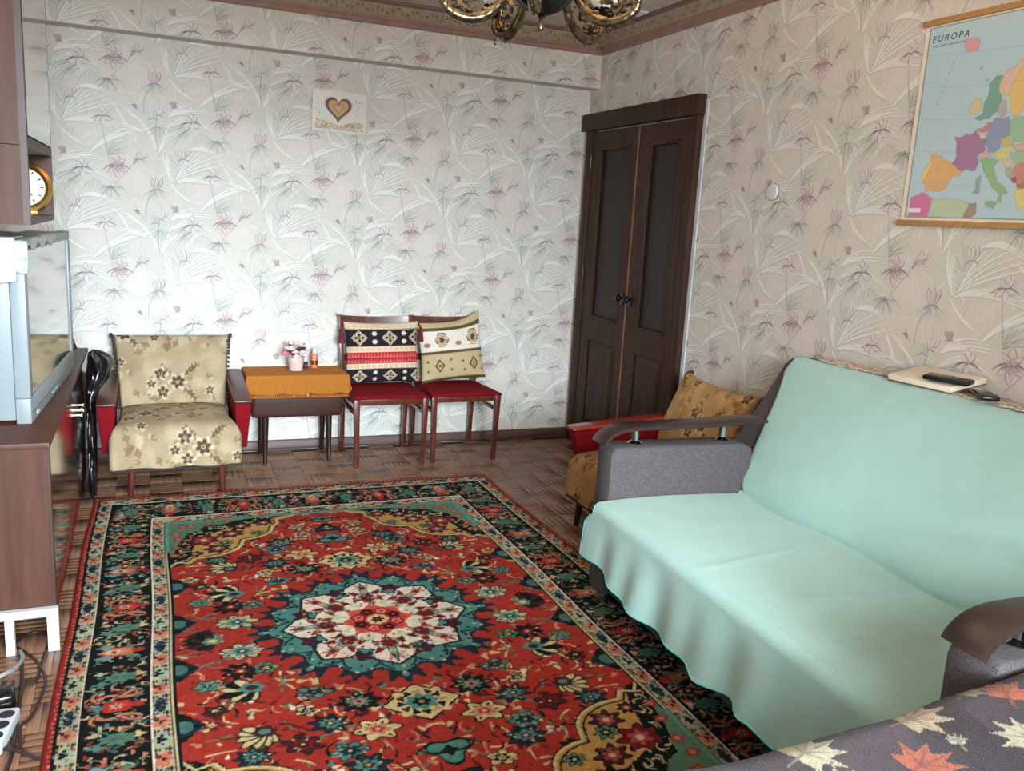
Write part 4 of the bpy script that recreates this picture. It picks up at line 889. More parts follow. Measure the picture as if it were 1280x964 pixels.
# cushions
def kilim_a():
    C = Canvas(.44, .37, 176, 148, rgb(40, 34, 42))
    CR, RD, BK, G = rgb(222, 196, 164), rgb(176, 40, 48), rgb(40, 34, 42), rgb(120, 100, 76)
    for y0, y1, c in ((.325, .37, CR), (.225, .325, BK), (.187, .225, CR), (.155, .187, RD), (.15, .155, BK), (.125, .15, RD), (.085, .125, CR), (0, .085, BK)): C.rect(0, .44, y0, y1, c)
    r = random.Random(1)
    for yc in (.345, .206, .105):
        for q in range(13):
            C.blob(.02+q*.034, yc, .012, .008, 0, rgb(188, 150, 130), n=4, amp=.1); C.blob(.02+q*.034, yc, .007, .004, 0, CR)
        C.stroke([(0, yc+.017), (.44, yc+.017)], .001, .001, BK); C.stroke([(0, yc-.017), (.44, yc-.017)], .001, .001, BK)
    for q in range(24): C.poly([(q*.019, .156), (q*.019+.01, .185), (q*.019+.016, .156)], rgb(206, 96, 90)); C.poly([(q*.019, .127), (q*.019+.008, .148), (q*.019+.015, .127)], rgb(214, 120, 108), al=.8)
    for yc, s in ((.275, 1), (.042, .85)):
        for xc in (.075, .255, .425):
            C.poly([(xc-.05*s, yc), (xc, yc+.045*s), (xc+.05*s, yc), (xc, yc-.045*s)], CR); C.poly([(xc-.043*s, yc), (xc, yc+.038*s), (xc+.043*s, yc), (xc, yc-.038*s)], BK)
            for dx, dy in ((.02, 0), (-.02, 0), (0, .018), (0, -.018)): C.blob(xc+dx*s, yc+dy*s, .015*s, .013*s, 0, CR, n=4, amp=.15); C.blob(xc+dx*s, yc+dy*s, .009*s, .008*s, 0, BK)
            C.blob(xc, yc, .008, .008, 0, G)
        for xc in (.165, .345):
            for d in (.026, -.024): C.blob(xc, yc+d*s, .015*s, .013*s, 0, rgb(214, 200, 176), n=6, amp=.1)
    return C
def kilim_b():
    C = Canvas(.44, .38, 176, 152, rgb(226, 214, 200)); OL, BE, BR = rgb(92, 78, 46), rgb(190, 168, 130), rgb(88, 66, 54)
    for y0, y1, c in ((.345, .38, BE), (.322, .345, OL), (.175, .195, OL), (.02, .175, BE), (0, .02, OL)): C.rect(0, .44, y0, y1, c)
    for xc in (.15, .37):
        for k in range(-4, 5):
            C.rect(xc-.05+abs(k)*.006, xc+.05-abs(k)*.006, .262+k*.0105-.003, .262+k*.0105+.003, BR)
        C.blob(xc, .262, .034, .038, 0, rgb(196, 160, 130), n=6, amp=.1); C.blob(xc, .262, .016, .018, 0, BR, n=5, amp=.2)
    for xc in (.045, .26): C.blob(xc, .235, .022, .014, 0, rgb(168, 110, 90))
    for xc in (.12, .36):
        C.poly([(xc-.036, .1), (xc, .145), (xc+.036, .1), (xc, .055)], OL); C.poly([(xc-.022, .1), (xc, .128), (xc+.022, .1), (xc, .072)], BE); C.blob(xc, .1, .008, .01, 0, OL)
    for xc, yc in ((.04, .13), (.04, .07), (.2, .135), (.2, .07), (.28, .12), (.29, .06), (.42, .14), (.42, .06)): C.blob(xc, yc, .009, .008, 0, rgb(110, 92, 64), n=4, amp=.2)
    return C
def cushion(name, label, C, w_, h_, th, loc, rot, ear=.0):
    n = 110; u = np.linspace(-1, 1, n); U, V = np.meshgrid(u, u)
    pr = np.clip((1-np.abs(U)**2.2), 0, 1)**.55*np.clip((1-np.abs(V)**2.2), 0, 1)**.55
    pin = 1-.07*(1-np.abs(V)**2)*0-.05*np.abs(U)*(1-V**2); pin2 = 1-.05*np.abs(V)*(1-U**2)
    X = U*w_/2*(1-.06*(1-V**2)*np.abs(U)); Z = V*h_/2*(1-.06*(1-U**2)*np.abs(V))+ear*np.clip(U, 0, 1)**2*np.clip(V, 0, 1)**2
    wr = .004*np.sin(U*7+V*3)*pr
    root = thing(name, label, 'cushion', loc); root.rotation_euler = rot
    cols = C.sample((U+1)/2*C.w, (V+1)/2*C.h)
    grid_obj('cushion_front', np.stack([X, -pr*th/2-wr, Z], -1), M_KILIM, root, cols)
    grid_obj('cushion_back', np.stack([X, pr*th/2, Z], -1)[::4, ::4], mat('cushion_backing', rgb(200, 186, 166), .9), root, flip=True)
    return root
TQ = mat('maroon_tassel', rgb(104, 26, 44), .9)
ca = cushion('kilim_cushion', 'black, red and cream patterned cushion with maroon tassels on the nearer chair', kilim_a(), .445, .365, .13, (1.255, 4.945, .606), (math.radians(-9), math.radians(-1), 0))
for sx in (-1, 1):
    b = MB(); x = sx*.222; b.tube(spline([(x, 0, .17), (x+sx*.012, -.004, .155), (x+sx*.016, -.006, .14)], 4), .005, 6)
    b.lathe([(.002, .008), (.010, 0), (.012, -.02), (.017, -.07), (.016, -.082), (.001, -.08)], (x+sx*.016, -.006, .14), 12, .12, 6); b.build('tassel', TQ, ca)
ca['label'] = 'black, red and cream woven cushion with maroon corner tassels'
cushion('kilim_cushion', 'beige and olive woven cushion with crooked raised corner', kilim_b(), .40, .37, .12, (1.683, 4.945, .615), (math.radians(-10), math.radians(-6), math.radians(-4)), .05)

# ================================================================== HEART PICTURE
t = thing('wall_picture', 'small white canvas with a coffee brown heart on the papered wall', 'picture', (1.008, YB-.0018, 1.958)); t.rotation_euler = (0, math.radians(1.2), 0)
C = Canvas(.304, .222, 152, 111, rgb(226, 222, 214)); r = random.Random(4)
th = np.linspace(0, 2*math.pi, 60); hx, hz = 16*np.sin(th)**3, 13*np.cos(th)-5*np.cos(2*th)-2*np.cos(3*th)-np.cos(4*th)
H = lambda s: [(.147+a*s*.0040, .132+c*s*.0040) for a, c in zip(hx, hz)]
for _ in range(420):
    x = r.uniform(.012, .292); top = .028+.045*abs((x-.15)/.15)**.6
    C.blob(x, r.uniform(.012, top), .004, .0025, r.uniform(0, 3), r.choice((rgb(190, 156, 122), rgb(206, 180, 150), rgb(164, 122, 94), rgb(218, 200, 176), rgb(180, 140, 106))))
C.poly(H(1.28), rgb(206, 198, 190)); C.poly(H(1.15), rgb(92, 68, 52)); C.poly(H(.88), rgb(198, 158, 116)); C.poly(H(.55), rgb(184, 142, 98)); C.poly(H(.3), rgb(200, 166, 122))
for _ in range(70):
    k = r.randrange(60); x, z = .147+hx[k]*.0040, .132+hz[k]*.0040; C.blob(x+r.uniform(-.004, .004), z+r.uniform(-.004, .004), .003, .002, r.uniform(0, 3), r.choice((rgb(70, 50, 38), rgb(120, 92, 70))))
for x, z in ((.235, .155), (.25, .13), (.245, .17), (.262, .15), (.255, .105), (.24, .185), (.268, .175), (.03, .15), (.028, .12), (.04, .1), (.03, .17)): C.blob(x, z, .003, .0025, 0, rgb(110, 100, 96))
X, Z = np.meshgrid(np.linspace(-.152, .152, 153), np.linspace(-.111, .111, 112))
MB().box(-.152, .152, -.012, 0, -.111, .111, .0015).build('canvas_block', M_WHITE, t)
grid_obj('heart_print', np.stack([X, np.full_like(X, -.0125), Z], -1), M_MAPP, t, C.sample(X+.152, Z+.111))

# ================================================================== DOORBELL COVER, MAP
t = thing('doorbell_chime', 'round white plastic disc on the beige papered wall beside the door', 'cover', (XR-.0018, 3.232, 1.604)); t.rotation_euler = (0, math.radians(-90), 0)
MB().lathe([(.038, 0), (.038, .006), (.034, .012), (.001, .014)], seg=32).build('cap_disc', M_WHITE, t)
MB().lathe([(.0385, 0), (.0395, 0), (.0395, .003), (.0385, .004)], seg=32).build('rim', mat('painted_shadow_gap', rgb(120, 116, 110), .6), t)  # grey ring coloured as the shadow line around the disc
MW, MH = 1.06, .66; C = Canvas(MW, MH, 424, 264, rgb(186, 208, 216))
def mp(px, py):    # printed positions read off the zoomed map sheet (u right, v up)
    return (px, py)
def country(pts, col):
    col = tuple(.82*c+.18*g for c, g in zip(col, (.78, .8, .78)))
    pts = [(x+.0022*math.sin(i*5.1), y+.0022*math.cos(i*3.7)) for i, (x, y) in enumerate([(a[0]+(b[0]-a[0])*t, a[1]+(b[1]-a[1])*t) for a, b in zip(pts, pts[1:]+pts[:1]) for t in (0, .33, .67)])]
    C.poly(pts, col)
    P = pts+[pts[0]]; C.stroke(P, .0012, .0012, tuple(c*.8 for c in col), al=.6)
def pm(x, y):      # photograph pixel on the map sheet -> sheet coordinates
    v = cR*((x-640)/F_PX)-cU*((y-482)/F_PX)+cF; k = (XR-.006)/v.x; return (2.4735-v.y*k-.006, CAM_H+v.z*k-1.507)
def cz2(*p): return [pm(1120+a/6.425, 150+c/6.425) for a, c in p]      # second zoom view of the sheet
def cz1(*p): return [pm(1150+a/8.03, 10+c/8.03) for a, c in p]
PINK, GRNC, PUR, ORA, YEL, BLU, MGR, RDC, TAN, GRY = [rgb(*c) for c in ((222, 140, 164), (110, 164, 146), (164, 110, 154), (228, 172, 110), (228, 210, 122), (140, 148, 182), (150, 190, 150), (208, 128, 116), (222, 186, 150), (160, 176, 158))]
country(cz1((460, 320), (500, 300), (560, 310), (605, 310), (600, 390), (560, 425), (480, 430), (455, 390)), rgb(226, 150, 164))
country([(.28, .44), (.305, .465), (.33, .46), (.32, .43), (.335, .405), (.335, .36), (.30, .33), (.26, .328), (.245, .335), (.275, .35), (.27, .385), (.285, .40)], GRNC)
country([(.215, .375), (.235, .40), (.262, .395), (.262, .36), (.235, .345), (.215, .352)], rgb(214, 196, 150))
country(cz2((470, 130), (500, 140), (545, 130), (560, 110), (600, 120), (650, 80), (690, 140), (725, 160), (720, 240), (660, 270), (660, 340), (640, 400), (600, 405), (570, 385), (530, 410), (450, 350), (490, 290), (490, 180)), PUR)
country(cz2((280, 275), (320, 268), (390, 310), (440, 345), (530, 410), (520, 440), (460, 450), (420, 500), (400, 550), (330, 575), (280, 560), (240, 570), (230, 520), (215, 490), (240, 380), (290, 320)), ORA)
country(cz2((285, 320), (250, 360), (205, 430), (210, 480), (230, 480), (255, 420), (300, 345)), rgb(234, 200, 130))
country(cz2((125, 620), (180, 600), (220, 575), (245, 600), (290, 630), (280, 700), (250, 770), (100, 765)), rgb(216, 104, 160))
country(cz2((290, 635), (430, 630), (560, 650), (590, 670), (560, 740), (530, 790), (255, 775)), rgb(190, 206, 168))
country(cz2((590, 670), (640, 665), (650, 690), (640, 750), (590, 785), (530, 790), (560, 740)), rgb(166, 136, 120))
country(cz2((650, 80), (700, 60), (740, 10), (775, 20), (760, 50), (730, 80), (690, 100)), RDC)
country(cz2((650, 85), (690, 100), (720, 100), (720, 140), (690, 150), (665, 115)), rgb(232, 204, 190))
country(cz2((735, 70), (770, 20), (800, -20), (860, -10), (910, -30), (925, 60), (910, 120), (850, 150), (840, 215), (800, 250), (740, 250), (725, 160)), BLU)
country(cz2((920, 0), (980, -25), (1060, -30), (1150, 0), (1160, 120), (1100, 170), (960, 170), (915, 120)), MGR)
country(cz2((850, 150), (890, 135), (960, 165), (940, 195), (870, 210), (845, 180)), rgb(206, 186, 110))
country(cz2((765, 265), (830, 255), (870, 215), (935, 210), (920, 270), (880, 310), (830, 310)), YEL)
country(cz2((660, 280), (700, 255), (745, 255), (765, 290), (700, 305)), rgb(222, 170, 170))
country(cz2((670, 320), (720, 305), (800, 315), (830, 330), (790, 360), (790, 430), (830, 500), (880, 550), (900, 580), (860, 590), (840, 660), (820, 640), (830, 590), (780, 540), (720, 440), (700, 370)), rgb(140, 186, 130))
country(cz2((715, 660), (770, 650), (815, 660), (780, 710), (720, 680)), rgb(130, 178, 140)); country(cz2((650, 470), (680, 445), (680, 500), (665, 580), (620, 590), (640, 530)), rgb(130, 170, 160))
country(cz2((940, 200), (1030, 185), (1100, 200), (1060, 250), (960, 240)), rgb(226, 170, 150)); country(cz2((920, 270), (1020, 240), (1100, 260), (1090, 340), (980, 350), (930, 310)), rgb(164, 190, 160))
country(cz2((850, 330), (920, 320), (950, 370), (1000, 400), (960, 430), (890, 390)), rgb(214, 196, 160)); country(cz2((880, 380), (930, 380), (950, 430), (910, 470), (885, 430)), GRY)
country(cz2((960, 360), (1020, 345), (1100, 370), (1090, 500), (980, 520), (940, 460)), RDC); country(cz2((925, 460), (960, 460), (970, 500), (935, 500)), rgb(176, 80, 84)); country(cz2((970, 520), (1040, 505), (1080, 540), (990, 560)), rgb(170, 110, 90))
country(cz2((955, 560), (1040, 545), (1090, 600), (1040, 690), (985, 720), (950, 620)), YEL)
country(cz1((800, 850), (815, 720), (860, 650), (960, 580), (1040, 500), (1200, 420), (1330, 400), (1250, 520), (1120, 560), (1060, 640), (1000, 760), (960, 850), (860, 870)), rgb(232, 188, 164))
country(cz1((905, 850), (960, 700), (1000, 640), (1060, 560), (1200, 480), (1220, 640), (1120, 800), (1080, 960), (1000, 1060), (930, 1080), (900, 960)), rgb(236, 190, 110))
country(cz1((1240, 520), (1400, 430), (1480, 560), (1500, 760), (1380, 860), (1260, 800), (1210, 680)), rgb(150, 190, 150))
country(cz1((800, 960), (850, 910), (880, 960), (870, 1050), (820, 1110), (790, 1060)), rgb(186, 168, 176))
country([(.62, .24), (.72, .20), (.86, .22), (1.0, .3), (1.02, .6), (.9, .62), (.74, .56), (.70, .46), (.66, .38)], rgb(206, 222, 160)); country([(.62, .14), (.72, .12), (.80, .17), (.76, .22), (.66, .23)], rgb(226, 160, 176)); country([(.64, .02), (.8, .04), (1.0, .05), (1.02, .12), (.8, .12), (.68, .09)], rgb(232, 196, 140))
r = random.Random(8)
for q in range(9): C.blob(*pm(1196-q*3.0, 69+q*7.6), .003, .002, .6, rgb(110, 130, 150), al=.7)
for a, c in ((620, 600), (680, 720)): C.blob(*cz1((a, c))[0], .006, .004, .6, rgb(140, 168, 172))
for q in range(320): C.blob(r.uniform(.02, 1.04), r.uniform(.02, .62), .0022, .0012, 0, rgb(120, 110, 116), al=.35)
for q in range(5): y = .57-.11*q; C.stroke(bez((.01, y), (.5, y-.05), (1.05, y+.01), 24), .0007, .0007, rgb(130, 160, 170), al=.5)
C.rect(.012, .07, .02, .034, rgb(236, 226, 214))
for q in range(18): C.blob(.022+q*.0077, .5945-.0*q, .0032, .0016, 0, rgb(90, 96, 100), al=.8 if q % 4 else .2)
for (x0, x1, y0, y1) in ((0, .004, 0, MH), (MW-.004, MW, 0, MH), (0, MW, 0, .004), (0, MW, MH-.003, MH)): C.rect(x0, x1, y0, y1, rgb(150, 150, 150))
t = thing('wall_map', 'political map of Europe hanging between two pale wooden rods', 'map', (XR-.004, 2.4735, 1.507), -math.pi/2)
X, Z = np.meshgrid(np.linspace(.006, .006+MW, 425), np.linspace(0, MH, 265)); cols = C.sample(X-.006, Z)
grid_obj('map_sheet', np.stack([X, np.full_like(X, -.0016), Z], -1), M_MAPP, t, cols)
MB().box(-.012, MW+.024, -.001, .001, -.012, MH+.012).build('map_backing', mat('cream_paper', rgb(234, 222, 204), .6), t)
for z in (-.02, MH+.014): MB().box(-.02, MW+.03, -.014, .0015, z-.009, z+.011, .003).build('map_rod', M_ROD, t)
fc = bpy.data.curves.new('map_title', 'FONT'); fc.body = 'EUROPA'; fc.size = .031; fc.space_character = 1.45; fc.shear = .2; fc.extrude = .0003; fc.offset = .0
ftmp = link(bpy.data.objects.new('title_curve', fc)); bpy.context.view_layer.update(); fm = bpy.data.meshes.new_from_object(ftmp.evaluated_get(bpy.context.evaluated_depsgraph_get())); bpy.data.objects.remove(ftmp)
fo = bpy.data.objects.new('map_title', fm); link(fo, t); fo.location = (.022, -.0021, .608); fo.rotation_euler = (math.radians(90), 0, 0)
fm.materials.clear(); fm.materials.append(mat('map_ink', rgb(46, 62, 70), .6))

# ================================================================== SOFA
SY0, SY1 = 1.03, 2.78      # outer faces of the arms
SOFA_PIVOT = Vector((1.49, 2.66, 0)); SOFA_ROT = math.radians(-2.4)
SOFA_M = Matrix.Translation(SOFA_PIVOT) @ Matrix.Rotation(SOFA_ROT, 4, 'Z') @ Matrix.Translation(-SOFA_PIVOT)
t = thing('sofa', 'grey tweed sofa with bronze armrests beneath mint covers', 'sofa', (0, 0, 0)); t.matrix_world = SOFA_M
MB().box(1.56, 2.47, SY0+.125, SY1-.125, .06, .30, .015).build('base', M_GREY, t)
MB().box(1.525, 2.14, SY0+.122, SY1-.122, .30, .405, .03, 3).build('seat', M_GREY, t)
pr = [(2.09, .30), (2.10, .42), (2.18, .56), (2.33, .78), (2.40, .895), (2.425, .918), (2.45, .925), (2.525, .925), (2.545, .91), (2.545, .10), (2.2, .10)]
MB().prism([(x, z) for x, z in pr], 1, SY0+.0, SY1+.075, .006).build('back', M_GREY, t)
for y0, y1, dz in ((SY0, SY0+.12, .018), (SY1-.12, SY1, 0)):
    MB().prism([(1.535, .05), (1.535, .60+dz), (1.553, .622+dz), (2.10, .622+dz), (2.15, .60+dz), (2.15, .05)], 1, y0, y1, .016).build('arm', M_GREY, t)
    yc = (y0+y1)/2
    # bent wooden armrest: curls down over the front
    path = [(1.512, .628+dz), (1.527, .650+dz), (1.560, .673+dz), (1.61, .686+dz), (1.69, .689+dz), (1.82, .690+dz), (2.00, .694+dz), (2.16, .702+dz), (2.21, .700+dz)]
    path = spline([(x, 0, z) for x, z in path], 5); b = MB(); vs = []
    for i, p in enumerate(path):
        f = i/(len(path)-1); d = (path[min(i+1, len(path)-1)]-path[max(i-1, 0)]).normalized(); nrm = Vector((-d.z, 0, d.x)); h = .011 if f < .95 else .008; wd = .052
        cs = []
        for k in range(10):
            a = 2*math.pi*k/10+.314; sx_ = abs(math.cos(a))**.45*math.copysign(1, math.cos(a)); sz_ = abs(math.sin(a))**.6*math.copysign(1, math.sin(a))
            cs.append(b.bm.verts.new(Vector((p.x, yc+wd*sx_, p.z))+nrm*h*sz_))
        vs.append(cs)
    for i in range(len(vs)-1):
        for k in range(10): b.bm.faces.new([vs[i][k], vs[i][(k+1) % 10], vs[i+1][(k+1) % 10], vs[i+1][k]])
    b.bm.faces.new(vs[0]); b.bm.faces.new(vs[-1][::-1]); bmesh.ops.recalc_face_normals(b.bm, faces=b.bm.faces[:])
    rest = b.build('armrest', M_BRONZEPAD, t)
    for x in (1.66, 2.04):
        MB().lathe([(.028, 0), (.030, .003), (.020, .008), (.0145, .013), (.0145, .057), (.017, .060), (.017, .064)], (x, yc, .6225+dz), 20).build('post', M_CHROME, rest)
for y in (SY0+.08, SY1-.08):
    for x in (1.62, 2.44): MB().box(x-.025, x+.025, y-.025, y+.025, .001, .06).build('foot', M_BLKPL, t)
# mint cover over the seat: falls in front with a wavy hem
ny, nx = 240, 110; v = np.linspace(1.152, 2.657, ny)
hem_y = [1.15, 1.30, 1.45, 1.549, 1.603, 1.721, 1.866, 1.932, 2.13, 2.421, 2.589, 2.66]; hem_z = [.19, .17, .15, .156, .182, .174, .160, .175, .172, .190, .215, .20]
P = np.zeros((ny, nx, 3))
for jn, y in enumerate(v):
    hz = interp(y, hem_y, hem_z); fold = math.sin(y*17+.6*math.sin(y*7))*.5+.5*math.sin(y*31+1)
    bulge = .018*math.exp(-((y-2.2)/.3)**2)
    for i in range(nx):
        s = i/(nx-1)
        if s < .52: x = 2.115-(2.115-1.515)*s/.52; z = .422+.008*math.sin(s*9+y*4)*.3-.002+.006*math.sin(math.pi*s/.52)
        elif s < .62:
            a = (s-.52)/.10*math.pi/2; x = 1.515-.032*math.sin(a); z = .420-.034*(1-math.cos(a))
        else:
            f = (s-.62)/.38; am = min(1, (2.72-y)/.35); x = 1.483-.008*f-(.026*fold+.012)*am*f**1.15-.008*f*am; z = .386-(.386-hz)*f
        if s < .01: z += .012
        z += .0018*math.exp(-((y-1.75-.25*(s-.3))/.02)**2)*(s < .45)*math.sin(min(1, s/.45)*math.pi)+.002*math.exp(-((y-2.12+.2*s)/.018)**2)*(.15 < s < .5)+.002*math.exp(-((y-1.45-.15*s)/.02)**2)*(.1 < s < .5)
        P[jn, i] = (x, y, z)
P[:, :, 1] += np.where((P[:, :, 2] < .37) & (v[:, None] > 2.6), .055*(v[:, None]-2.6)/.057, 0)*np.clip((.39-P[:, :, 2])/.06, 0, 1)
sc = grid_obj('seat_throw', P, M_MINT, None, thick=.005); sc.matrix_world = SOFA_M; tag(sc, 'mint fleece throw spread over the sofa seat with a wavy hem', 'throw')
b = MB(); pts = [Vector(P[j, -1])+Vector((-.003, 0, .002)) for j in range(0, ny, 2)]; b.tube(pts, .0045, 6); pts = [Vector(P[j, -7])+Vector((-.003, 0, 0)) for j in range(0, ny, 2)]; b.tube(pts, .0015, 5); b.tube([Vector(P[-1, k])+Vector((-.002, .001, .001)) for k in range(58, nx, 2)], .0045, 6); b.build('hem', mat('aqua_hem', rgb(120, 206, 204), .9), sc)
# mint cover over the backrest
prof = spline([(2.10, 0, .425), (2.115, 0, .47), (2.17, 0, .56), (2.245, 0, .67), (2.32, 0, .78), (2.375, 0, .875), (2.40, 0, .912), (2.425, 0, .933), (2.46, 0, .937)], 9)
ny = 170; P = np.zeros((len(prof), ny, 3)); vv = np.linspace(-1, 1, ny)
for i, p in enumerate(prof):
    f = i/(len(prof)-1); puff = .030*math.sin(math.pi*min(1, f*1.05))*(1-np.abs(vv)**6); ye = 1.155-.12*min(1, f*1.6); yE = 2.652+.19*min(1, f*1.6); e = np.clip((np.abs(vv)-.955)/.045, 0, 1)
    P[i, :, 0] = p.x-puff-.004+e**2*.06+.005*np.sin(vv*7+f*4)*(f < .6); P[i, :, 1] = (ye+yE)/2+vv*(yE-ye)/2; P[i, :, 2] = p.z-e**2*.02*(f > .85)+.004*np.sin(vv*5)*(f > .9)
bc = grid_obj('back_throw', P, M_MINT, None, flip=True, thick=.005); bc.matrix_world = SOFA_M; tag(bc, 'mint fleece cover stretched smooth over the sofa backrest', 'throw')
# lace runner on top of the back
ny = 300; v = np.linspace(1.05, 2.70, ny); P = np.zeros((7, ny, 3))
for k in range(7):
    f = k/6; P[k, :, 0] = 2.445+.095*f-(.012*np.abs(np.sin(v*48)) if k == 0 else 0); P[k, :, 1] = v; P[k, :, 2] = .943+.004*np.sin(v*9)+.003*math.sin(f*9)
lr_ = grid_obj('lace_runner', P, mat('cream_lace', rgb(234, 220, 204), .9, noise=(70, 1), color2=rgb(160, 124, 108), bump=.3), None, flip=True, thick=.002); lr_.matrix_world = SOFA_M; tag(lr_, 'cream lace runner laid along the top of the sofa back', 'runner')
t = thing('white_folder', 'flat white card folder lying on the lace runner against the wall', 'folder', (2.475, 2.13, .953), math.radians(4)); t.rotation_euler = (0, math.radians(-9), math.radians(3))
MB().box(-.085, .085, -.125, .125, .0, .022, .001).build('card', mat('white_card', rgb(238, 222, 202), .6), t)
for x0, x1, y0, y1 in ((-.0855, .0855, -.1255, -.125), (-.0855, .0855, .125, .1255), (-.0855, -.085, -.1255, .1255), (.085, .0855, -.1255, .1255)): MB().box(x0, x1, y0, y1, -.0005, .004).build('edge_strip', mat('brown_edge', rgb(116, 78, 54), .6), t)
def handset(name, label, loc, rz, l, wd, hgt, tilt=0):
    t = thing(name, label, 'phone', loc, rz); t.rotation_euler = (0, tilt, rz)
    MB().box(-wd/2, wd/2, -l/2, l/2, 0, hgt, .006, 3).build('casing', M_BLKPL, t); MB().box(-wd/2+.005, wd/2-.005, -.01, l/2-.012, hgt-.0005, hgt+.0012, .0005).build('display', mat('dark_display', rgb(60, 62, 66), .1), t)
    for q in range(3):
        for k in range(4): MB().box(-.014+q*.0105, -.006+q*.0105, -l/2+.012+k*.011, -l/2+.019+k*.011, hgt-.0005, hgt+.0015).build('button', mat('phone_button', rgb(40, 40, 44), .3), t)
handset('mobile_phone', 'black phone lying partly on the white folder', (2.42, 2.035, .974), math.radians(15), .15, .055, .016, math.radians(-6))
handset('mobile_phone', 'glossy black phone lying on lace just past the white folder', (2.43, 1.905, .9495), math.radians(-35), .15, .055, .016)
t = None
# ================================================================== BED with leaf blanket
t = thing('bed', 'low bed almost hidden by the brown leaf blanket', 'bed', (0, 0, 0))
MB().box(.70, 2.52, -.66, .93, .08, .42, .02).build('bed_base', M_GREY, t); MB().box(.68, 2.53, -.67, .95, .42, .575, .05, 3).build('mattress', M_WHITE, t)
for x in (.76, 2.44):
    for y in (-.58, .85): MB().box(x-.03, x+.03, y-.03, y+.03, .001, .08).build('leg', M_DARKW, t)
CB = Canvas(1.98, 2.2, 792, 880, rgb(62, 44, 50)); r = random.Random(6); CB.ox = -.58+0; CB.ox = -.58; CB.oy = .7
CB.ox = -(.58); CB.oy = .7
X, Y = np.meshgrid(np.arange(CB.W)*CB.rx, np.arange(CB.H)*CB.ry)
CB.a *= (.82+.26*vnoise(X, Y, .09, 1)+.12*vnoise(X, Y, .02, 2))[..., None]
dk = vnoise(X, Y, .16, 5); CB.a[dk > .66] = CB.a[dk > .66]*.75
def maple(x, y, s, a, col, vein):
    pts = []
    for k, (ang, rad) in enumerate(((0, 1.0), (.16, .62), (.32, .60), (.52, .95), (.74, .58), (.88, .52), (1.15, .85), (1.5, .42), (1.9, .6), (2.5, .35), (3.14, .25))): pts.append((ang, rad))
    full = [(x+s*rd*math.cos(a+g), y+s*rd*math.sin(a+g)) for g, rd in pts]+[(x+s*rd*math.cos(a-g), y+s*rd*math.sin(a-g)) for g, rd in pts[::-1][1:-1]]
    CB.poly([(x+(px-x)*1.08, y+(py-y)*1.08) for px, py in full], rgb(48, 34, 36), .6); CB.poly(full, col)
    for g, rd in ((0, .85), (.52, .8), (-.52, .8), (1.15, .7), (-1.15, .7)): CB.stroke([(x, y), (x+s*rd*math.cos(a+g), y+s*rd*math.sin(a+g))], .0025, .001, vein)
    CB.stroke([(x, y), (x-s*.6*math.cos(a), y-s*.6*math.sin(a)-.01)], .003, .002, vein)
CRM_, ORL = rgb(168, 158, 130), rgb(164, 84, 56)
def bp(px, py, z=.595):
    v = cR*((px-640)/F_PX)-cU*((py-482)/F_PX)+cF; k = (z-CAM_H)/v.z; return v.x*k, v.y*k
for px, py, s, a, c in ((1003, 940, .082, .2, CRM_), (1135, 902, .078, -.1, rgb(164, 142, 112)), (1252, 888, .065, .9, ORL), (820, 955, .06, .4, ORL), (1150, 962, .08, .1, ORL), (1276, 858, .05, 2, ORL), (1200, 878, .055, .3, rgb(150, 126, 98)), (1196, 935, .025, 1, CRM_), (1290, 940, .07, 2.5, CRM_), (1060, 990, .07, 1.2, CRM_)):
    x, y = bp(px, py); maple(x, y, s, a, c, tuple(q*.75 for q in c))
for _ in range(60):
    x, y = r.uniform(.6, 2.5), r.uniform(-.6, .72); maple(x, y, r.uniform(.05, .085), r.uniform(0, 6.28), r.choice((CRM_, ORL, rgb(190, 150, 110))), rgb(150, 110, 80))
xs = np.linspace(.60, 2.54, 600); ys = np.concatenate([np.linspace(-.69, .6, 60), np.linspace(.605, 1.012, 140), np.full(26, 1.012)]); X, Y = np.meshgrid(xs, ys); Z = np.full_like(X, .594)
k = np.arange(len(ys)); fall = np.clip((k-199)/26, 0, 1)[:, None]
Z = Z+.012*np.sin(X*4+1)+.010*vnoise(X, Y, .12, 7)-.006+.012*np.clip((X-1.2)/.6, 0, 1)
Z = Z+.014*np.clip((X-.9)/.6, 0, 1); Z = Z+.012+.028*np.clip((X-1.45)/.4, 0, 1); rd = np.clip((Y-.965)/.045, 0, 1); Z = Z-.010*rd**2*(1-fall)-.010*(fall > 0)-.47*fall; Y = Y-.05*np.clip((X-1.65)/.8, 0, 1)*np.clip((Y-.7)/.3, 0, 1)
Y = Y-.012*(1+np.sin(X*9))*(.15+fall)*(Y > .8)
el = np.clip((.66-X)/.06, 0, 1); Z = np.where(fall > 0, Z, Z-.35*el**2)
cols = CB.sample(X, np.clip(np.meshgrid(xs, ys)[1]+fall*.4, -.69, 1.48))
bl = grid_obj('leaf_blanket', np.stack([X, Y, Z], -1), M_BLANKET, None, cols, thick=.008); tag(bl, 'brown fleece blanket with cream and orange autumn leaves over the bed', 'blanket')

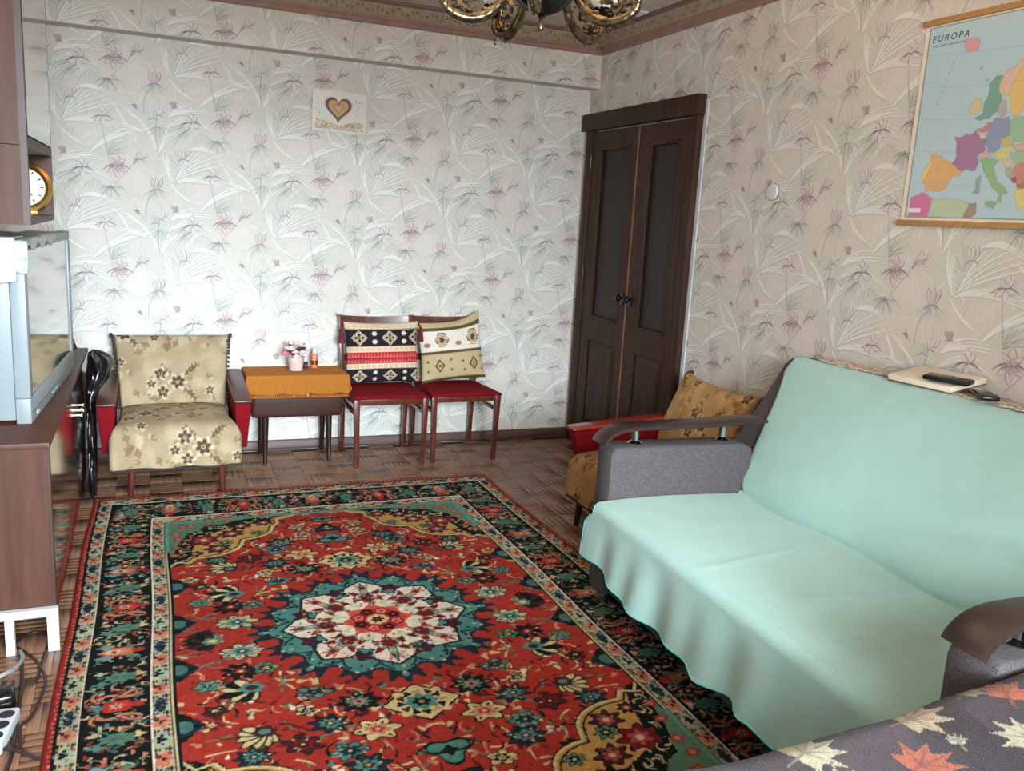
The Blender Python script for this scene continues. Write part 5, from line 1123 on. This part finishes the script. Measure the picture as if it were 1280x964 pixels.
# ================================================================== WALL UNIT: sideboard below, cabinet above
t = thing('sideboard', 'long polished brown sideboard under the silver television', 'sideboard', (0, 0, 0))
FX = -.297
MB().box(XL+.01, FX-.006, 2.885, 2.905, .145, .655).build('side_panel', M_CABW, t, smooth=False)
MB().box(FX-.006, FX+.002, 2.880, 2.908, .145, .655).build('side_edge', mat('edge_veneer', rgb(66, 40, 30), .45), t, smooth=False)
MB().box(XL+.01, FX+.004, 2.880, 4.74, .655, .674, .002).build('worktop', M_CABW, t)
MB().box(XL+.01, FX-.02, 4.71, 4.73, .05, .655).build('side_panel', M_CABW, t, smooth=False)
MB().box(XL+.01, FX-.022, 2.906, 4.709, .145, .165).build('bottom_panel', M_CABW, t, smooth=False)
MB().box(FX-.021, FX-.004, 3.02, 4.709, .002, .12).build('plinth', M_LACQ, t, smooth=False)
for y0, y1, hy in ((2.912, 4.005, 3.965), (4.009, 4.708, 4.055)):
    d = MB().box(FX-.018, FX, y0, y1, .123, .652, .001).build('door', M_LACQ, t, smooth=False)
    b = MB()
    for q in (-.012, .012): b.tube([(FX, hy, .52+q), (FX+.014, hy, .52+q), (FX+.022, hy, .52+q)], [.004, .004, .009], 10)
    b.build('handle', M_IVORY, d)
f = MB(); f.box(XL+.02, FX+.008, 2.862, 2.884, .118, .143); f.build('leg_frame', M_WHITE, t, smooth=False)
for x0, x1 in ((FX-.024, FX+.008), (-.437, -.412)): MB().box(x0, x1, 2.862, 2.884, 0, .118).build('leg', M_WHITE, t, smooth=False)
MB().box(XL+.02, XL+.05, 2.862, 2.884, 0, .118).build('leg', M_WHITE, t, smooth=False)

t = thing('wall_cabinet', 'brown hanging cabinet with glossy door and open niche above the television', 'cabinet', (0, 0, 0))
CX = -.315
MB().box(XL+.002, CX-.018, 2.885, 2.905, 1.325, 1.548).build('side_panel', M_CABW, t, smooth=False); MB().box(XL+.002, CX-.018, 2.885, 2.905, 1.550, 2.42).build('side_panel', M_CABW, t, smooth=False)
MB().box(CX-.018, CX, 2.883, 2.905, 1.325, 2.42).build('side_edge', mat('edge_veneer', rgb(66, 40, 30), .45), t, smooth=False)
MB().box(XL+.002, CX, 3.565, 3.585, 1.325, 2.42).build('side_panel', M_CABW, t, smooth=False)
MB().box(XL+.002, CX, 2.906, 3.564, 1.325, 1.343).build('niche_floor', M_CABW, t, smooth=False)
MB().box(XL+.002, CX, 2.906, 3.564, 1.545, 1.575).build('shelf', M_CABW, t, smooth=False)
MB().box(XL+.002, CX-.02, 2.906, 3.564, 2.40, 2.42).build('top_panel', M_CABW, t, smooth=False)
MB().box(XL+.002, XL+.012, 2.906, 3.564, 1.344, 2.399).build('back_panel', M_CABW, t, smooth=False)
MB().box(CX-.017, CX+.001, 2.909, 3.562, 1.579, 2.418, .001).build('door', M_LACQ, t, smooth=False)
# clock in the niche, leaning on the far panel
t = thing('gilt_clock', 'round gilt clock with cream dial standing in the cabinet niche', 'clock', (-.397, 3.5, 1.436)); t.rotation_euler = (math.radians(83), 0, math.radians(8))
MB().lathe([(.072, -.012), (.086, -.012), (.090, -.004), (.086, .008), (.074, .012), (.066, .006), (.064, .002)], seg=48).build('rim', M_GOLD, t)
MB().lathe([(.001, -.010), (.072, -.010), (.070, .003), (.001, .0035)], seg=36).build('dial', M_FACE, t)
for q in range(12):
    a = q*math.pi/6; MB().tube([(.050*math.cos(a), .050*math.sin(a), .0045), (.060*math.cos(a), .060*math.sin(a), .0045)], .002, 5).build('hour_mark', M_DKBRONZE, t)
for a, l, wd in ((-.9, .038, .003), (2.3, .052, .002)): MB().tube([(0, 0, .007), (l*math.cos(a), l*math.sin(a), .007)], [wd, wd*.5], 6).build('clock_hand', M_DKBRONZE, t)
MB().box(-.04, .04, -.093, -.080, -.012, .014, .003).build('foot', M_GOLD, t)
t = thing('thermometer', 'thin pinkish glass stick standing before the gilt clock', 'thermometer', (-.352, 3.2, 1.344))
MB().tube([(0, 0, .0), (0, 0, .085)], .0055, 10).build('tube', mat('pink_glass', rgb(214, 170, 164), .2), t); MB().lathe([(.001, 0), (.014, 0), (.012, .006), (.006, .008)], seg=16).build('base', M_GOLD, t)

# ================================================================== TELEVISION
A, Bp = Vector((-.366, 3.13, 0)), Vector((-.312, 4.15, 0)); TL = (Bp-A).length; ang = math.atan2(Bp.y-A.y, Bp.x-A.x)
t = thing('television', 'wide silver tube television standing on the polished sideboard', 'television', (A.x, A.y, .675), ang)
b = MB()
for x0, x1, z0, z1 in ((0, TL, 0, .085), (0, TL, .558, .592), (0, .045, .085, .558), (TL-.05, TL, .085, .558)): b.box(x0, x1, 0, .045, z0, z1, .004)
b.build('bezel', M_SILVER, t)
MB().hexa([(.005, .045, .01), (TL-.005, .045, .01), (TL-.005, .16, .01), (.005, .16, .01), (.005, .045, .588), (TL-.005, .045, .588), (TL-.005, .16, .588), (.005, .16, .588)], .008).build('cabinet_shell', M_SILVER, t)
MB().hexa([(.02, .155, .012), (TL-.02, .155, .012), (TL-.2, .40, .06), (.2, .40, .06), (.02, .155, .575), (TL-.02, .155, .575), (TL-.2, .40, .50), (.2, .40, .50)], .015).build('rear_shell', M_SILVER, t)
MB().box(.0452, TL-.0502, .006, .03, .0852, .5578).build('screen', M_SCREEN, t)
MB().box(.008, TL-.008, -.003, .0002, .035, .037).build('groove', mat('dark_groove', rgb(110, 114, 118), .5), t)
for q in range(4): MB().box(.42+q*.04, .445+q*.04, -.004, .001, .015, .024, .002).build('button', M_SILVER, t)
MB().box(.10, .14, -.003, .001, .012, .022, .001).build('logo_plate', M_WHITE, t)
# cloths on top of the television
n, mN = 60, 44; U, V = np.meshgrid(np.linspace(0, 1, n), np.linspace(0, 1, mN))
lx = -.02+U*.62; ly = -.014+V*.36
Z = .595+.004*np.sin(U*20)*np.sin(V*14)
ef = np.clip((.16-U)/.16, 0, 1); lx = np.where(U < .16, -.006-.012*ef-.004*np.sin(V*22), (U-.16)/.84*.6); Z = Z-ef*(.085+.02*np.sin(V*13))
ev = np.clip((.12-V)/.12, 0, 1); ly = np.where(V < .12, -.006-.008*ev, (V-.12)/.88*.34); Z = np.minimum(Z, .597-ev*(.028+.010*np.sin(U*26)))
o = grid_obj('lace_doily', np.stack([lx, ly, Z], -1), M_LACE, None, thick=.002); o.location = (A.x, A.y, .675); o.rotation_euler = (0, 0, ang); tag(o, 'pale grey-green lace doily draped over the television top', 'doily')
n = 24; U, V = np.meshgrid(np.linspace(0, 1, n), np.linspace(0, 1, n)); lx = np.where(U > .4, (U-.4)/.6*.12, -.022-.012*np.sin(V*9)*(.4-U)-.003); ly = .02+V*.30; Z = np.where(U > .4, .603, .603-(.4-U)/.4*(.135+.01*np.sin(V*5)))
o = grid_obj('white_napkin', np.stack([lx, ly, Z], -1), M_WHITE, None, thick=.003); o.location = (A.x, A.y, .675); o.rotation_euler = (0, 0, ang); tag(o, 'white folded napkin hanging down the end of the television', 'napkin')

# ================================================================== BAGS beside the armchair
def crumple_bag(name, label, m, prof, seed, yscale):
    n = 64; zz = [q[0] for q in prof]; P = np.zeros((70, n, 3)); r = np.random.RandomState(seed); ph = r.rand(12)*6.28
    for i, z in enumerate(np.linspace(zz[0], zz[-1], 70)):
        cx, cy, rx, ry = [np.interp(z, zz, [q[k] for q in prof]) for k in (1, 2, 3, 4)]
        a = np.linspace(0, 2*math.pi, n, endpoint=False); w = 1+.10*np.sin(a*5+ph[0]+z*11)+.07*np.sin(a*9+ph[1]-z*23)+.06*np.sin(a*3+z*37+ph[2])+.05*np.sin(a*14+z*8+ph[3])
        P[i, :, 0] = cx+rx*w*np.cos(a); P[i, :, 1] = cy+ry*w*np.sin(a); P[i, :, 2] = z+.006*np.sin(a*6+z*20)
    return grid_obj(name, P, m, None, wrap_x=True)
o = crumple_bag('bin_bag', '', M_BAG, [(.008, -.272, 4.44, .004, .05), (.02, -.272, 4.44, .016, .10), (.25, -.272, 4.45, .018, .11), (.46, -.272, 4.46, .018, .12), (.53, -.258, 4.47, .028, .13), (.58, -.234, 4.50, .046, .13), (.635, -.226, 4.52, .054, .13), (.665, -.232, 4.53, .050, .12), (.685, -.25, 4.54, .03, .08), (.69, -.255, 4.54, .002, .01)], 3, 1)
tag(o, 'tall shiny black plastic bag squeezed between sideboard and armchair', 'bag')
o = crumple_bag('cloth_bag', '', M_PLUM, [(.678, -.40, 4.55, .01, .02), (.70, -.39, 4.55, .055, .07), (.80, -.40, 4.55, .05, .06), (.95, -.425, 4.55, .03, .04), (1.02, -.44, 4.55, .012, .02), (1.03, -.44, 4.55, .001, .002)], 5, 1)
tag(o, 'dark plum cloth bag behind the television on the sideboard', 'bag')

# ================================================================== POWER STRIP AND CABLES by the rug
t = thing('power_strip', 'grey white extension block with round sockets on the parquet', 'extension block', (-.392, 2.40, 0), math.radians(-8))
MB().box(-.028, .028, -.085, .085, .001, .038, .006, 3).build('housing', mat('pale_grey_plastic', rgb(206, 212, 216), .4), t)
for y in (-.05, .0, .05): MB().lathe([(.019, .0375), (.0195, .0385), (.001, .0386)], (0.004, y, 0), 20).build('socket', mat('socket_dark', rgb(40, 42, 60), .4), t)
t = thing('power_plug', 'black plug adapter pushed against the extension block', 'plug', (-.405, 2.56, 0), math.radians(10)); MB().box(-.03, .03, -.035, .035, .001, .05, .012, 3).build('plug_body', M_BLKPL, t); MB().box(-.022, .022, -.05, -.034, .010, .036, .005).build('plug_face', M_DKBRONZE, t)
def cable(name, label, pts, r, m): tag(MB().tube(spline(pts, 8), r, 7).build(name, m), label, 'cable')
z = .0045
cable('power_cable', 'brown cable looping out from under the white legs of the sideboard', [(-.44, 2.90, z), (-.38, 3.0, z), (-.327, 2.944, z), (-.332, 2.757, z), (-.336, 2.676, z), (-.367, 2.654, z), (-.43, 2.60, z), (-.50, 2.5, z)], .0042, M_CORD)
cable('power_cable', 'brown cable wriggling past the extension block beside the rug', [(-.45, 2.93, z), (-.42, 2.915, z), (-.347, 2.795, z), (-.309, 2.648, z+.006), (-.325, 2.486, z), (-.348, 2.432, z), (-.337, 2.333, z), (-.357, 2.321, z+.007), (-.43, 2.34, z)], .0042, M_CORD)
cable('power_cable', 'thick brown cable running straight along the floor past the extension block', [(-.40, 2.86, z), (-.379, 2.737, z), (-.366, 2.6, z+.009), (-.360, 2.45, z), (-.352, 2.323, z+.001), (-.359, 2.2, z), (-.38, 2.0, z)], .0055, M_CORD)
cable('power_cable', 'brown cable end slipping under the edge of the red rug', [(-.40, 2.345, z), (-.345, 2.305, z+.011), (-.30, 2.275, z), (-.268, 2.258, z)], .0048, M_CORD)
cable('power_cable', 'pale grey cable arching over the black plug adapter', [(-.40, 2.88, z), (-.385, 2.80, .02), (-.39, 2.68, .05), (-.41, 2.60, .075), (-.47, 2.54, .07), (-.52, 2.50, .01)], .006, M_GCORD)
cable('skirting_wire', 'dark wire drooping along the skirting behind the chairs', [(.46, 5.082, .006), (.7, 5.081, .012), (1.12, 5.082, .012), (1.317, 5.076, .004), (1.47, 5.08, .010), (1.63, 5.081, .012), (2.06, 5.078, .006), (2.3, 5.08, .016), (2.5, 5.081, .034)], .0035, M_CORD)

# ================================================================== CHANDELIER
HX, HY = .957, 2.2
t = thing('chandelier', 'bronze scroll arm chandelier with white glass shades hanging from the ceiling', 'chandelier', (HX, HY, 0))
MB().lathe([(.001, 1.906), (.008, 1.910), (.010, 1.918), (.006, 1.926), (.005, 1.934), (.012, 1.940), (.008, 1.946)], seg=16).build('finial', M_BRONZE, t)
MB().lathe([(.006, 1.944), (.022, 1.948), (.045, 1.958), (.066, 1.972), (.078, 1.988), (.083, 2.0), (.080, 2.006), (.06, 2.012), (.035, 2.03), (.028, 2.06), (.018, 2.09)], seg=60, flute=.035, nf=15).build('bowl', M_DKBRONZE, t)
MB().lathe([(.016, 2.085), (.012, 2.12), (.012, 2.30), (.012, 2.47), (.05, 2.50), (.07, 2.535), (.07, 2.549)], seg=24).build('stem', M_BRONZE, t)
def chandelier_arm(az):
    dx, dy = math.sin(az), math.cos(az); tn = (math.cos(az), -math.sin(az)); Pz = lambda r, z, o=0: (dx*r+tn[0]*o, dy*r+tn[1]*o, z)
    pts = spline([Pz(.060, 2.03), Pz(.085, 2.002), Pz(.115, 1.958), Pz(.150, 1.930), Pz(.190, 1.920), Pz(.228, 1.928), Pz(.252, 1.946), Pz(.260, 1.965), Pz(.262, 1.980)], 8); n = len(pts)
    arm = MB().tube(pts, [.007+.007*math.sin(math.pi*i/(n-1))+.0006*math.sin(i*1.3) for i in range(n)], 10).build('arm', M_BRONZE, t)
    b = MB()
    def spiral(r0, z0, R, a0, turns, sg, w):
        p = []
        for i in range(26):
            f = i/25; R_ = R*(1-.8*f); a = a0+sg*turns*2*math.pi*f; p.append(Pz(r0+R_*math.cos(a), z0+R_*math.sin(a)))
        b.tube(p, [w*(1-.5*i/25) for i in range(26)], 7)
    spiral(.185, 1.982, .044, -1.2, 1.1, 1, .008); spiral(.226, 1.985, .026, -.8, 1.0, -1, .0065); spiral(.130, 2.0, .026, -1.9, 1.0, -1, .0065); spiral(.18, 1.955, .022, 2.6, .8, -1, .006)
    for r_, z_ in ((.150, 1.945), (.19, 1.938), (.225, 1.945), (.20, 1.96)):
        b.ball(Pz(r_, z_), .010, (1, 1, .6), 8)
    b.tube(spline([Pz(.236, 1.930), Pz(.250, 1.922), Pz(.254, 1.910), Pz(.247, 1.906)], 4), .0028, 6); b.tube(spline([Pz(.12, 1.955), Pz(.108, 1.947), Pz(.105, 1.935)], 4), .003, 6); b.ball(Pz(.19, 1.910), .006, (1, 1, 1.4), 8)
    b.build('scroll', M_BRONZE, arm)
    c = Pz(.262, 0); cup = MB().lathe([(.006, 1.990), (.012, 1.995), (.016, 2.004), (.027, 2.014), (.034, 2.022), (.035, 2.026), (.028, 2.026)], (c[0], c[1], -.014), 28, .04, 14).build('cup', M_DKBRONZE, arm)
    b = MB()
    for q in range(8): a = q*math.pi/4; b.ball((c[0]+.036*math.cos(a), c[1]+.036*math.sin(a), 2.009), .003, seg=6)
    o = b.build('bead', M_CHROME, cup); o['kind'] = 'stuff'
    MB().lathe([(.022, 2.024), (.030, 2.030), (.040, 2.05), (.046, 2.075), (.047, 2.10), (.052, 2.125), (.062, 2.145), (.060, 2.146), (.050, 2.127), (.044, 2.10), (.043, 2.075), (.037, 2.052), (.020, 2.033)], (c[0], c[1], -.014), 32, .02, 8).build('shade', M_GLASSW, arm)
    l = bpy.data.lights.new('bulb', 'POINT'); l.energy = LAMP_POWER; l.color = (1, .72, .45); l.shadow_soft_size = .03
    o = bpy.data.objects.new('bulb', l); link(o, t); o.location = (c[0], c[1], 2.115)
for q in range(5): chandelier_arm(YAW+math.radians(42+72*q))
# small ribbed plate on the ceiling near the cornice
t = thing('ceiling_plate', 'pale ribbed plate on the ceiling near the cornice behind the chandelier', 'plate', (2.43, 4.40, ZC-.0005))
MB().box(-.06, .06, -.11, .11, -.012, 0, .003).build('plate', M_WHITE, t)
for q in range(6): MB().box(-.05, .05, -.09+q*.034, -.075+q*.034, -.016, -.011, .001).build('rib', M_WHITE, t)
